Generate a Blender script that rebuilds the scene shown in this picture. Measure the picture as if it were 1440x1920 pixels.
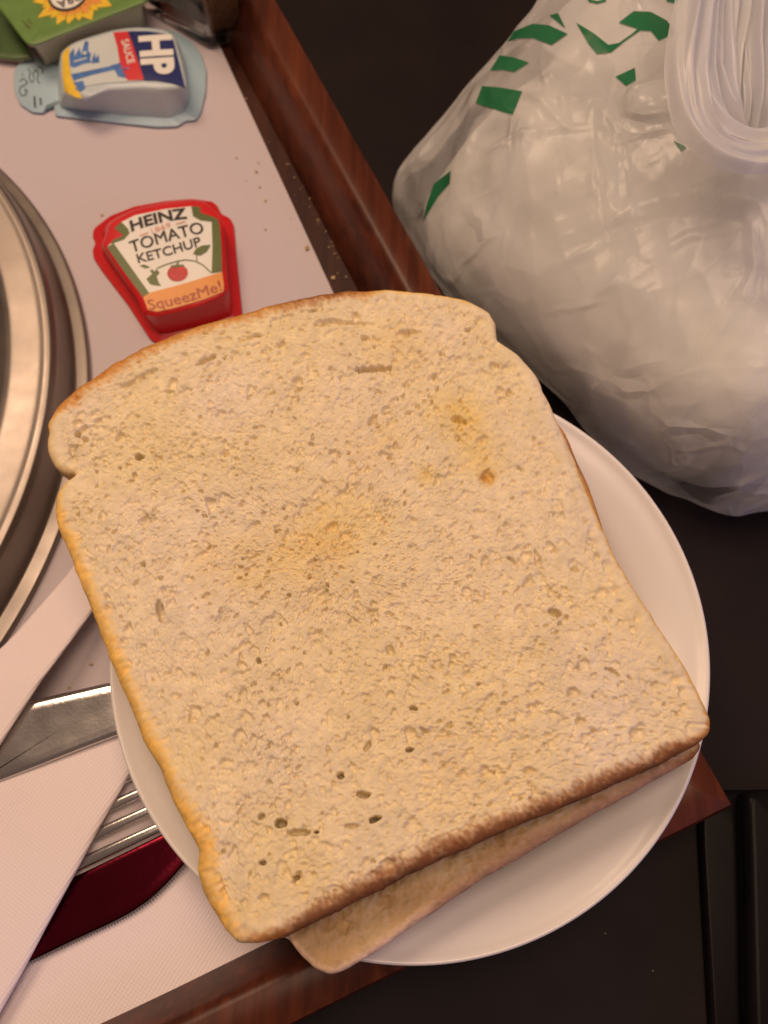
import bpy, bmesh, math, random
import numpy as np
from mathutils import Vector, Matrix
from mathutils.bvhtree import BVHTree

for o in list(bpy.data.objects): bpy.data.objects.remove(o, do_unlink=True)
SC = bpy.context.scene
COL = SC.collection
R = math.radians
rng = np.random.default_rng(7)
random.seed(7)

# ------------------------------------------------------------------ camera
TH, CH, FPX = 23.0, 0.27, 1648.0          # tilt from straight down, height over tray floor, focal length in photo pixels
cam_d = bpy.data.cameras.new('camera'); cam = bpy.data.objects.new('camera', cam_d); COL.objects.link(cam)
cam.location = (0, 0, CH); cam.rotation_euler = (R(TH), 0, 0)
cam_d.sensor_fit = 'VERTICAL'; cam_d.sensor_height = 24.0; cam_d.sensor_width = 18.0
cam_d.lens = 24.0 * FPX / 1920.0
cam_d.clip_start = 0.005; cam_d.clip_end = 50
cam_d.dof.use_dof = True; cam_d.dof.focus_distance = 0.225; cam_d.dof.aperture_fstop = 10.0
SC.camera = cam
SC.render.resolution_x, SC.render.resolution_y = 768, 1024
SC.cycles.max_bounces = 8; SC.cycles.transparent_max_bounces = 6; SC.cycles.diffuse_bounces = 3

# ------------------------------------------------------------------ light (an evening room: warm lamp, dim room, cool screen glow)
W = bpy.data.worlds.new('World'); SC.world = W; W.use_nodes = True
W.node_tree.nodes['Background'].inputs[0].default_value = (1.0, 0.66, 0.52, 1)
W.node_tree.nodes['Background'].inputs[1].default_value = 0.15
def area(name, loc, target, size, power, color):
    l = bpy.data.lights.new(name, 'AREA'); l.shape = 'DISK'; l.size = size; l.energy = power; l.color = color
    o = bpy.data.objects.new(name, l); COL.objects.link(o); o.location = loc
    o.rotation_euler = (Vector(target) - Vector(loc)).to_track_quat('-Z', 'Y').to_euler()
    return o
area('room_lamp', (-0.38, 0.60, 1.00), (0.0, 0.10, 0.03), 0.48, 5.4, (1.0, 0.69, 0.46))
area('overhead_fill', (0.10, 0.14, 1.25), (0.0, 0.10, 0.03), 0.60, 6.2, (1.0, 0.70, 0.49))  # added overhead light with no known fixture, flattens the shading on the bread
area('screen_glow', (0.80, -0.22, 0.34), (0.1, 0.05, 0.02), 0.30, 1.2, (0.42, 0.40, 1.0))
SC.view_settings.view_transform = 'Standard'; SC.view_settings.look = 'None'
SC.view_settings.exposure = 0.12; SC.view_settings.gamma = 1.0; SC.view_settings.use_curve_mapping = False

# ------------------------------------------------------------------ helpers
_t = R(TH)
AX = np.array([0, math.sin(_t), -math.cos(_t)]); UP = np.array([0, math.cos(_t), math.sin(_t)])
def P(x, y, z):
    """photo pixel on the horizontal plane z -> world point"""
    d = AX + np.array([1.0, 0, 0]) * ((x - 720) / FPX) - UP * ((y - 960) / FPX)
    return np.array([0, 0, CH]) + d * ((z - CH) / d[2])
def PP(pts, z): return [P(x, y, z) for x, y in pts]

ORG = {}
def link(o, parent=None):
    COL.objects.link(o)
    if parent is not None: o.parent = parent
    return o
def tag(o, label=None, cat=None, group=None, kind=None):
    if label: o['label'] = label
    if cat: o['category'] = cat
    if group: o['group'] = group
    if kind: o['kind'] = kind
    return o
def thing(name, loc, label, cat, group=None):
    o = bpy.data.objects.new(name, None); link(o); o.location = loc; o.empty_display_size = 0.01
    ORG[o] = Vector(loc); return tag(o, label, cat, group)
def mesh(name, verts, faces, mat, parent=None, smooth=True, origin=None):
    """world-space verts -> one mesh object (origin at its parent's root, or at `origin`)"""
    v = np.asarray([tuple(p) for p in verts] if not isinstance(verts, np.ndarray) else verts, dtype=np.float64)
    if parent is not None: o0 = ORG[parent]
    elif origin is not None: o0 = Vector(origin)
    else: o0 = Vector((v[:, 0].mean(), v[:, 1].mean(), v[:, 2].min()))
    v = v - np.array(o0)
    me = bpy.data.meshes.new(name)
    if isinstance(faces, np.ndarray) and faces.ndim == 2:
        n, k = faces.shape
        me.vertices.add(len(v)); me.vertices.foreach_set('co', v.astype(np.float32).ravel())
        me.loops.add(n * k); me.loops.foreach_set('vertex_index', faces.astype(np.int32).ravel())
        me.polygons.add(n)
        me.polygons.foreach_set('loop_start', np.arange(0, n * k, k, dtype=np.int32))
        me.polygons.foreach_set('loop_total', np.full(n, k, dtype=np.int32))
        me.update(calc_edges=True)
    else:
        me.from_pydata([tuple(p) for p in v], [], [tuple(int(i) for i in f) for f in faces]); me.update()
    me.validate()
    if smooth: me.polygons.foreach_set('use_smooth', np.ones(len(me.polygons), dtype=bool))
    me.materials.append(mat)
    o = bpy.data.objects.new(name, me); link(o, parent)
    if parent is None: o.location = o0
    ORG[o] = o0
    return o
def grid_faces(nu, nv, wrap_u=True, off=0):
    """nv rings of nu points"""
    i = np.arange(nu if wrap_u else nu - 1); j = np.arange(nv - 1)
    I, J = np.meshgrid(i, j); I2 = (I + 1) % nu
    return np.stack([J * nu + I, J * nu + I2, (J + 1) * nu + I2, (J + 1) * nu + I], -1).reshape(-1, 4) + off
def bm_to(name, bm, mat, parent=None, smooth=True):
    bm.verts.index_update()
    v = [p.co.copy() for p in bm.verts]; f = [[q.index for q in p.verts] for p in bm.faces]
    bm.free(); return mesh(name, v, f, mat, parent, smooth)
def lathe(name, prof, c, mat, parent=None, n=160):
    a = np.linspace(0, 2 * math.pi, n, endpoint=False); vs = []
    for r, z in prof: vs.append(np.stack([c[0] + r * np.cos(a), c[1] + r * np.sin(a), np.full(n, c[2] + z)], -1))
    return mesh(name, np.concatenate(vs), grid_faces(n, len(prof)), mat, parent)
def resample(pts, n, closed=True):
    p = np.asarray(pts, float)
    if closed: p = np.vstack([p, p[:1]])
    d = np.r_[0, np.cumsum(np.linalg.norm(np.diff(p[:, :2], axis=0), axis=1))]
    t = np.linspace(0, d[-1], n, endpoint=not closed)
    return np.stack([np.interp(t, d, p[:, k]) for k in range(p.shape[1])], -1)
def smooth_loop(p, it, closed=True):
    p = p.copy()
    for _ in range(it):
        q = 0.5 * p + 0.25 * (np.roll(p, 1, 0) + np.roll(p, -1, 0))
        if not closed: q[0], q[-1] = p[0], p[-1]
        p = q
    return p
def loft(name, rings, mat, parent=None, cap0=True, cap1=True, smooth=True):
    n = len(rings[0]); vs = np.concatenate(rings); f = [tuple(q) for q in grid_faces(n, len(rings))]
    if cap0: f.append(tuple(range(n))[::-1])
    if cap1: f.append(tuple(range((len(rings) - 1) * n, len(rings) * n)))
    return mesh(name, vs, f, mat, parent, smooth)
def inset(p, d):
    """move a closed counter-clockwise xy loop inwards by d"""
    t = np.roll(p, -1, 0)[:, :2] - np.roll(p, 1, 0)[:, :2]; t /= np.linalg.norm(t, axis=1)[:, None] + 1e-12
    q = p.copy(); q[:, 0] -= t[:, 1] * d; q[:, 1] += t[:, 0] * d; return q
def ccw(p):
    a = 0.5 * np.sum(p[:, 0] * np.roll(p[:, 1], -1) - np.roll(p[:, 0], -1) * p[:, 1])
    return p if a > 0 else p[::-1].copy()
def bvh_of(objs):
    V, F = [], []
    for o in objs:
        b = len(V); V += [v.co + ORG[o] for v in o.data.vertices]; F += [[i + b for i in p.vertices] for p in o.data.polygons]
    return BVHTree.FromPolygons(V, F)
CAMV = Vector((0, 0, CH))
def drape(bm, bvh, off, radial=False, maxlen=0.0015):
    """lay a flat print onto the surface below it (straight down, or along the line from above for steep film)"""
    bmesh.ops.triangulate(bm, faces=bm.faces[:])
    for _ in range(5):
        L = [e for e in bm.edges if e.calc_length() > maxlen]
        if not L: break
        bmesh.ops.subdivide_edges(bm, edges=L, cuts=1)
        bmesh.ops.triangulate(bm, faces=bm.faces[:])
    kill = []
    for v in bm.verts:
        if radial: h, n, _, _ = bvh.ray_cast(CAMV, (v.co - CAMV).normalized())
        else: h, n, _, _ = bvh.ray_cast(Vector((v.co.x, v.co.y, 0.25)), Vector((0, 0, -1)))
        if h is None: kill.append(v); continue
        if radial and n.dot(v.co - CAMV) > 0: n = -n
        v.co = h + (n if radial else Vector((0, 0, 1))) * off
    if kill: bmesh.ops.delete(bm, geom=kill, context='VERTS')
def decal(name, polys, z, bvh, off, mat, parent, radial=False, maxlen=0.0015):
    bm = bmesh.new()
    for poly in polys:
        vs = [bm.verts.new(P(x, y, z)) for x, y in poly]
        try: bm.faces.new(vs)
        except ValueError: pass
    drape(bm, bvh, off, radial, maxlen)
    return bm_to(name, bm, mat, parent)
def stroke_poly(pts, w):
    """px polyline -> px quads of width w"""
    out = []
    for (x0, y0), (x1, y1) in zip(pts[:-1], pts[1:]):
        d = math.hypot(x1 - x0, y1 - y0) or 1; nx, ny = -(y1 - y0) / d * w / 2, (x1 - x0) / d * w / 2
        out.append([(x0 + nx, y0 + ny), (x1 + nx, y1 + ny), (x1 - nx, y1 - ny), (x0 - nx, y0 - ny)])
    return out
def ellipse_poly(cx, cy, rx, ry, rot=0, n=28):
    c, s = math.cos(rot), math.sin(rot)
    return [(cx + rx * math.cos(a) * c - ry * math.sin(a) * s, cy + rx * math.cos(a) * s + ry * math.sin(a) * c) for a in np.linspace(0, 2 * math.pi, n, endpoint=False)]
def lettering(name, body, p0, p1, h, z, bvh, off, mat, parent, sag=0.0, bold=0.02, slant=0.0):
    cu = bpy.data.curves.new('t', 'FONT'); cu.body = body; cu.offset = bold; cu.resolution_u = 4
    to = bpy.data.objects.new('t', cu); COL.objects.link(to)
    me = to.evaluated_get(bpy.context.evaluated_depsgraph_get()).to_mesh()
    bm = bmesh.new(); bm.from_mesh(me); bpy.data.objects.remove(to, do_unlink=True); bpy.data.curves.remove(cu)
    xs = [v.co.x for v in bm.verts]; x0, x1 = min(xs), max(xs)
    cap = 0.70
    d = np.array([p1[0] - p0[0], p1[1] - p0[1]], float); L = np.linalg.norm(d); u = d / L; up = np.array([u[1], -u[0]])
    bmesh.ops.subdivide_edges(bm, edges=[e for e in bm.edges if e.calc_length() > 0.3], cuts=2)
    for v in bm.verts:
        s = (v.co.x - x0) / (x1 - x0); q = v.co.y / cap
        px = np.array(p0) + u * (s * L + slant * q * h) + up * (q * h + sag * 4 * s * (1 - s))
        v.co = P(px[0], px[1], z)
    drape(bm, bvh, off, maxlen=0.003)
    return bm_to(name, bm, mat, parent)

# ------------------------------------------------------------------ materials
def new_mat(name):
    m = bpy.data.materials.new(name); m.use_nodes = True
    nt = m.node_tree; b = nt.nodes['Principled BSDF']; return m, nt, b
def N(nt, t, **kw):
    n = nt.nodes.new(t)
    for k, v in kw.items():
        if k in n.inputs: n.inputs[k].default_value = v
        else: setattr(n, k, v)
    return n
def coords(nt, scale=(1, 1, 1), rot=(0, 0, 0)):
    tc = N(nt, 'ShaderNodeNewGeometry'); mp = N(nt, 'ShaderNodeMapping')
    mp.inputs['Scale'].default_value = scale; mp.inputs['Rotation'].default_value = rot
    nt.links.new(tc.outputs['Position'], mp.inputs['Vector']); return mp.outputs['Vector']
def plain(name, col, rough=0.5, metal=0.0, var=0.12, scale=60.0, bump=0.0, bscale=800.0, bdist=0.0003, coat=0.0, sub=0.0, spec=0.5):
    m, nt, b = new_mat(name); vec = coords(nt)
    n = N(nt, 'ShaderNodeTexNoise', Scale=scale, Detail=5.0); nt.links.new(vec, n.inputs['Vector'])
    r = N(nt, 'ShaderNodeValToRGB'); c = np.array(col)
    r.color_ramp.elements[0].position = 0.3; r.color_ramp.elements[1].position = 0.7
    r.color_ramp.elements[0].color = (*(c * (1 - var)), 1); r.color_ramp.elements[1].color = (*np.minimum(c * (1 + var), 1), 1)
    nt.links.new(n.outputs['Fac'], r.inputs['Fac']); nt.links.new(r.outputs['Color'], b.inputs['Base Color'])
    b.inputs['Roughness'].default_value = rough; b.inputs['Metallic'].default_value = metal
    b.inputs['Coat Weight'].default_value = coat; b.inputs['Specular IOR Level'].default_value = spec
    if sub: b.inputs['Subsurface Weight'].default_value = sub; b.inputs['Subsurface Scale'].default_value = 0.004
    if bump:
        n2 = N(nt, 'ShaderNodeTexNoise', Scale=bscale, Detail=4.0); nt.links.new(vec, n2.inputs['Vector'])
        bp = N(nt, 'ShaderNodeBump', Strength=bump, Distance=bdist); nt.links.new(n2.outputs['Fac'], bp.inputs['Height'])
        nt.links.new(bp.outputs['Normal'], b.inputs['Normal'])
    return m
def wood(name, c0, c1, ang, rough=0.35):
    m, nt, b = new_mat(name)
    vec = coords(nt, (260, 9, 260), (0, 0, ang))
    n = N(nt, 'ShaderNodeTexNoise', Scale=1.0, Detail=6.0, Distortion=0.6); nt.links.new(vec, n.inputs['Vector'])
    vec2 = coords(nt, (45, 6, 45), (0, 0, ang))
    n2 = N(nt, 'ShaderNodeTexNoise', Scale=1.0, Detail=3.0); nt.links.new(vec2, n2.inputs['Vector'])
    mx = N(nt, 'ShaderNodeMath', operation='MULTIPLY_ADD'); mx.inputs[1].default_value = 0.5
    h = N(nt, 'ShaderNodeMath', operation='MULTIPLY'); h.inputs[1].default_value = 0.5
    nt.links.new(n2.outputs['Fac'], h.inputs[0]); nt.links.new(n.outputs['Fac'], mx.inputs[0]); nt.links.new(h.outputs[0], mx.inputs[2])
    r = N(nt, 'ShaderNodeValToRGB'); r.color_ramp.elements[0].position = 0.36; r.color_ramp.elements[1].position = 0.66
    r.color_ramp.elements[0].color = (*c0, 1); r.color_ramp.elements[1].color = (*c1, 1)
    nt.links.new(mx.outputs[0], r.inputs['Fac']); nt.links.new(r.outputs['Color'], b.inputs['Base Color'])
    b.inputs['Roughness'].default_value = rough; b.inputs['Specular IOR Level'].default_value = 0.28
    bp = N(nt, 'ShaderNodeBump', Strength=0.25, Distance=0.0003); nt.links.new(n.outputs['Fac'], bp.inputs['Height']); nt.links.new(bp.outputs['Normal'], b.inputs['Normal'])
    return m
def cloth(name, col, pitch, ang, strength):
    m, nt, b = new_mat(name); b.inputs['Base Color'].default_value = (*col, 1); b.inputs['Roughness'].default_value = 0.85
    b.inputs['Sheen Weight'].default_value = 0.15
    vec = coords(nt, (1, 1, 1), (0, 0, ang))
    w1 = N(nt, 'ShaderNodeTexWave', Scale=math.pi / 10 / pitch * 2 / 2, Distortion=0.4); w1.inputs['Detail Scale'].default_value = 200; nt.links.new(vec, w1.inputs['Vector'])
    w2 = N(nt, 'ShaderNodeTexWave', Scale=math.pi / 10 / pitch * 1.1, Distortion=0.4, bands_direction='Y'); nt.links.new(vec, w2.inputs['Vector'])
    ad = N(nt, 'ShaderNodeMath', operation='MULTIPLY_ADD'); ad.inputs[1].default_value = 0.5
    nt.links.new(w2.outputs['Fac'], ad.inputs[0]); nt.links.new(w1.outputs['Fac'], ad.inputs[2])
    bp = N(nt, 'ShaderNodeBump', Strength=strength, Distance=0.0003); nt.links.new(ad.outputs[0], bp.inputs['Height'])
    nz = N(nt, 'ShaderNodeTexNoise', Scale=35.0, Detail=4.0); nt.links.new(vec, nz.inputs['Vector'])
    b2 = N(nt, 'ShaderNodeBump', Strength=0.35, Distance=0.003); nt.links.new(nz.outputs['Fac'], b2.inputs['Height']); nt.links.new(bp.outputs['Normal'], b2.inputs['Normal'])
    nt.links.new(b2.outputs['Normal'], b.inputs['Normal'])
    return m
def steel(name, col=(0.62, 0.60, 0.58), rough=0.16, brushed=None, smudge=0.12):
    m, nt, b = new_mat(name); b.inputs['Base Color'].default_value = (*col, 1); b.inputs['Metallic'].default_value = 1.0
    vec = coords(nt)
    n = N(nt, 'ShaderNodeTexNoise', Scale=70.0, Detail=6.0); nt.links.new(vec, n.inputs['Vector'])
    mr = N(nt, 'ShaderNodeMapRange'); mr.inputs['To Min'].default_value = max(rough - smudge * 0.6, 0.03); mr.inputs['To Max'].default_value = rough + smudge
    nt.links.new(n.outputs['Fac'], mr.inputs['Value']); nt.links.new(mr.outputs['Result'], b.inputs['Roughness'])
    n2 = N(nt, 'ShaderNodeTexNoise', Scale=900.0, Detail=3.0); nt.links.new(vec, n2.inputs['Vector'])
    bp = N(nt, 'ShaderNodeBump', Strength=0.06, Distance=0.0003); nt.links.new(n2.outputs['Fac'], bp.inputs['Height']); nt.links.new(bp.outputs['Normal'], b.inputs['Normal'])
    return m

TA = R(-66.2)                       # heading of the tray's long edge
M_TABLE = plain('dark_table', (0.012, 0.0075, 0.008), 0.55, var=0.2, scale=40, bump=0.12, bscale=500, spec=0.12)
M_WOODL = wood('mahogany_long', (0.036, 0.008, 0.004), (0.140, 0.033, 0.011), R(90) - TA + R(0))
M_WOODS = wood('mahogany_short', (0.036, 0.008, 0.004), (0.140, 0.033, 0.011), -TA)
M_FLOOR = wood('tray_floor_wood', (0.024, 0.006, 0.004), (0.060, 0.015, 0.007), R(90) - TA, 0.45)
M_MAT = cloth('tray_mat_cloth', (0.55, 0.49, 0.53), 0.0009, TA, 0.08)
M_NAP = cloth('napkin_cloth', (0.85, 0.76, 0.79), 0.0010, R(32), 0.35)
M_CERAM = plain('glazed_white_china', (0.71, 0.68, 0.67), 0.26, var=0.02, scale=20, coat=0.1)
M_STEEL = steel('cutlery_steel', rough=0.14)
M_COVER = steel('cover_steel', (0.31, 0.27, 0.24), 0.40, smudge=0.18)
M_BLADE = steel('blade_red_reflection', (0.15, 0.010, 0.024), 0.14, smudge=0.05)  # dark red reflection painted into the blade's steel colour

# ------------------------------------------------------------------ table
TZ = -0.014
mesh('table', [(-1.2, -0.9, TZ), (1.2, -0.9, TZ), (1.2, 1.5, TZ), (-1.2, 1.5, TZ)], [(0, 1, 2, 3)], M_TABLE, smooth=False)['kind'] = 'structure'

# ------------------------------------------------------------------ tray
RZ = 0.0190
CORN = P(1385, 1512, RZ)[:2]
TL = np.array([math.cos(TA), math.sin(TA)])          # along the long edge, towards the front corner
TN = np.array([TL[1], -TL[0]])                        # across, pointing into the tray
if np.dot(TN, np.array([-1, -0.3])) < 0: TN = -TN
def T(a, b, z):
    """a = metres back from the front edge, b = metres in from the right edge"""
    q = CORN - TL * a + TN * b; return np.array([q[0], q[1], z])
RW, RB, LEN, WID = 0.0135, 0.0225, 0.52, 0.38          # rim top width, foot of the inner slope, tray size
tray = thing('serving_tray', T(LEN / 2, WID / 2, TZ + 0.001), 'mahogany brown wooden serving tray with sloping raised rim on the dark table', 'tray')
bz = TZ + 0.001
mesh('tray_floor', [T(RB - .004, RB - .004, 0), T(RB - .004, WID - RB + .004, 0), T(LEN - RB + .004, WID - RB + .004, 0), T(LEN - RB + .004, RB - .004, 0),
      T(RB - .004, RB - .004, bz + .003), T(RB - .004, WID - RB + .004, bz + .003), T(LEN - RB + .004, WID - RB + .004, bz + .003), T(LEN - RB + .004, RB - .004, bz + .003)],
     [(0, 1, 2, 3), (7, 6, 5, 4), (0, 4, 5, 1), (1, 5, 6, 2), (2, 6, 7, 3), (3, 7, 4, 0)], M_FLOOR, tray, smooth=False)
def rim(axis, mat):
    prof = [(0.002, bz), (0.0004, RZ - .004), (0.0012, RZ - .0012), (0.004, RZ), (RW - .003, RZ + .0002), (RW - .0008, RZ - .0008), (RW + .0006, RZ - .003), (RB, 0.0004), (RB, bz)]
    rings = []
    for end in (0, 1):
        ring = []
        for d, z in prof:
            if axis == 'right': ring.append(T(d if end == 0 else LEN - d, d, z))
            if axis == 'left': ring.append(T(d if end == 0 else LEN - d, WID - d, z))
            if axis == 'front': ring.append(T(d, d if end == 0 else WID - d, z))
            if axis == 'back': ring.append(T(LEN - d, d if end == 0 else WID - d, z))
        rings.append(np.array(ring))
    o = loft('rim', rings, mat, tray, smooth=True)
    o.data.set_sharp_from_angle(angle=R(50))
rim('right', M_WOODL); rim('left', M_WOODL); rim('front', M_WOODS); rim('back', M_WOODS)

# white tray mat
def matloop():
    e0, e1 = P(418, 100, .0005), P(622, 544, .0005)
    d = (e1 - e0) / np.linalg.norm(e1 - e0); n = np.array([d[1], -d[0], 0])
    if n[0] > 0: n = -n
    f = e1 + d * 0.135
    return [e0 - d * 0.13, f, f + n * 0.26, e0 - d * 0.13 + n * 0.26]
ml = resample(np.array(matloop()), 160); ml = ccw(ml)
up_ = ml.copy(); up_[:, 2] = 0.0009; lo_ = ml.copy(); lo_[:, 2] = 0.0002
tag(loft('tray_mat', [lo_, up_], M_MAT, smooth=False), 'flat white cloth mat lining the wooden tray floor', 'tray mat')

# ------------------------------------------------------------------ plate
PC = (0.0071, 0.0655, 0.0)
PR, PZ = 0.0835, 0.030
prof = [(0.0, .0052), (0.02, .0052), (0.036, .0056), (0.046, .0076), (0.053, .0138), (0.060, .0200), (0.068, .0246), (0.076, .0277), (0.0805, .0291), (0.0822, .0299), (0.0831, .0302), (0.0836, .0298), (0.0837, .0290),
        (0.0833, .0282), (0.080, .0268), (0.070, .0229), (0.060, .0172), (0.050, .0084), (0.0415, .0036), (0.0405, .0012), (0.0395, .0010), (0.0375, .0012), (0.037, .0030), (0.0, .0034)]
pr = np.array(prof); tt = np.linspace(0, len(pr) - 1, 140); prs = np.stack([np.interp(tt, np.arange(len(pr)), pr[:, k]) for k in (0, 1)], -1); prs = smooth_loop(prs, 4, False)
tag(lathe('plate', prs, PC, M_CERAM, n=220), 'round white china side plate under the bread slices', 'plate')

# ------------------------------------------------------------------ bread
def value_noise(n, cells, seed):
    r = np.random.default_rng(seed); g = r.random((cells + 2, cells + 2)); t = np.linspace(0, cells, n, endpoint=False)
    i = t.astype(int); f = t - i; f = f * f * (3 - 2 * f)
    a = g[np.ix_(i, i)]; b = g[np.ix_(i, i + 1)]; c = g[np.ix_(i + 1, i)]; d = g[np.ix_(i + 1, i + 1)]
    fx, fy = f[None, :], f[:, None]
    return (a * (1 - fx) + b * fx) * (1 - fy) + (c * (1 - fx) + d * fx) * fy
def worley(n, cells, seed, sx=1.0):
    r = np.random.default_rng(seed); jx, jy = r.random((cells, cells)), r.random((cells, cells))
    t = np.linspace(0, cells, n, endpoint=False); X, Y = np.meshgrid(t, t); ix, iy = X.astype(int), Y.astype(int)
    F1 = np.full((n, n), 9.0); F2 = F1.copy(); dep = np.zeros((n, n)); cd = r.random((cells, cells))
    for dy in (-1, 0, 1):
        for dx in (-1, 0, 1):
            cx, cy = (ix + dx) % cells, (iy + dy) % cells
            d = np.hypot((ix + dx + jx[cy, cx] - X), (iy + dy + jy[cy, cx] - Y))
            dep = np.where(d < F1, cd[cy, cx], dep); F2 = np.minimum(F2, np.maximum(F1, d)); F1 = np.minimum(F1, d)
    return F1, F2, dep
HN, HS = 900, 0.18                       # relief map: 900 cells over 180 mm
def crumb_map(seed, centre, special):
    h = np.zeros((HN, HN))
    m1 = value_noise(HN, 26, seed + 1); m2 = value_noise(HN, 60, seed + 2); m3 = value_noise(HN, 230, seed + 6)
    for cells, amp, s, pw in ((300, 0.00044, 3, 1.2), (200, 0.00070, 5, 2.0), (118, 0.0011, 9, 4.4), (62, 0.0015, 14, 9.0)):
        F1, F2, dp = worley(HN, cells, seed + s)
        wall = np.clip((F2 - F1) / 0.34, 0, 1); pit = wall * wall * (3 - 2 * wall)
        h -= amp * pit * dp ** pw * (0.35 + 1.1 * value_noise(HN, 22, seed + 20 + s))
    h += 0.00012 * (m2 - .5) + 0.0004 * (m1 - .5) + 0.0014 * (value_noise(HN, 7, seed + 4) - .5)
    r = np.random.default_rng(seed + 50)
    pits = []
    for _ in range(900): pits.append((r.random() * HS, r.random() * HS, r.uniform(.00025, .0005), r.uniform(.8, 2.6), r.uniform(0, 3.14), r.uniform(.0006, .0018)))
    for _ in range(70): pits.append((r.random() * HS, r.random() * HS, r.uniform(.0008, .0016), r.uniform(1.2, 2.8), r.normal(0.42, .5), r.uniform(.0005, .0011)))
    for x, y, rx, asp, ang, dep in special: pits.append((x - centre[0] + HS / 2, y - centre[1] + HS / 2, rx, asp, ang, dep))
    g = HS / HN
    for x, y, rr, asp, ang, dep in pits:
        e = rr * asp * 1.15; i0, i1 = int((y - e) / g), int((y + e) / g) + 2; j0, j1 = int((x - e) / g), int((x + e) / g) + 2
        i0, j0 = max(i0, 0), max(j0, 0); i1, j1 = min(i1, HN), min(j1, HN)
        if i1 <= i0 or j1 <= j0: continue
        Y, X = np.meshgrid((np.arange(i0, i1) + .5) * g - y, (np.arange(j0, j1) + .5) * g - x, indexing='ij')
        u = X * math.cos(ang) + Y * math.sin(ang); v = -X * math.sin(ang) + Y * math.cos(ang)
        q = 1 - (u / (rr * asp)) ** 2 - (v / rr) ** 2 + 0.5 * (m2[i0:i1, j0:j1] - .5) + 1.1 * (m3[i0:i1, j0:j1] - .5)
        h[i0:i1, j0:j1] -= dep * np.clip(q * 1.6, 0, 1) ** 0.7
    return h
def sample(h, x, y, c):
    g = HS / HN; u = np.clip((x - c[0] + HS / 2) / g - .5, 0, HN - 1.01); v = np.clip((y - c[1] + HS / 2) / g - .5, 0, HN - 1.01)
    i, j = v.astype(int), u.astype(int); fv, fu = v - i, u - j
    return (h[i, j] * (1 - fu) + h[i, j + 1] * fu) * (1 - fv) + (h[i + 1, j] * (1 - fu) + h[i + 1, j + 1] * fu) * fv

def bread_mat(name):
    m, nt, b = new_mat(name)
    at = N(nt, 'ShaderNodeAttribute', attribute_name='crumb')
    vec = coords(nt)
    n = N(nt, 'ShaderNodeTexNoise', Scale=420.0, Detail=5.0); nt.links.new(vec, n.inputs['Vector'])
    mr = N(nt, 'ShaderNodeMapRange'); mr.inputs['From Min'].default_value = .25; mr.inputs['From Max'].default_value = .75; mr.inputs['To Min'].default_value = .86; mr.inputs['To Max'].default_value = 1.08
    nt.links.new(n.outputs['Fac'], mr.inputs['Value'])
    mx = N(nt, 'ShaderNodeMix', data_type='RGBA', blend_type='MULTIPLY'); mx.inputs[0].default_value = 1.0
    nt.links.new(at.outputs['Color'], mx.inputs[6]); nt.links.new(mr.outputs['Result'], mx.inputs[7])
    nt.links.new(mx.outputs[2], b.inputs['Base Color'])
    b.inputs['Roughness'].default_value = 0.9; b.inputs['Specular IOR Level'].default_value = 0.06
    b.inputs['Subsurface Weight'].default_value = 0.15; b.inputs['Subsurface Scale'].default_value = 0.0016; b.inputs['Subsurface Radius'].default_value = (1.0, 0.6, 0.3)
    n2 = N(nt, 'ShaderNodeTexNoise', Scale=1500.0, Detail=3.0); nt.links.new(vec, n2.inputs['Vector'])
    bp = N(nt, 'ShaderNodeBump', Strength=0.3, Distance=0.00025); nt.links.new(n2.outputs['Fac'], bp.inputs['Height']); nt.links.new(bp.outputs['Normal'], b.inputs['Normal'])
    return m
M_BREAD = bread_mat('white_bread')
CRUMB = np.array((0.82, 0.70, 0.49))
PAL = {'g': (0.78, 0.48, 0.13), 'o': (0.50, 0.22, 0.055), 'b': (0.26, 0.095, 0.030), 'd': (0.21, 0.085, 0.035), 'p': (0.72, 0.54, 0.29), 'w': (0.74, 0.52, 0.38), 'm': (0.42, 0.25, 0.16)}
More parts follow.
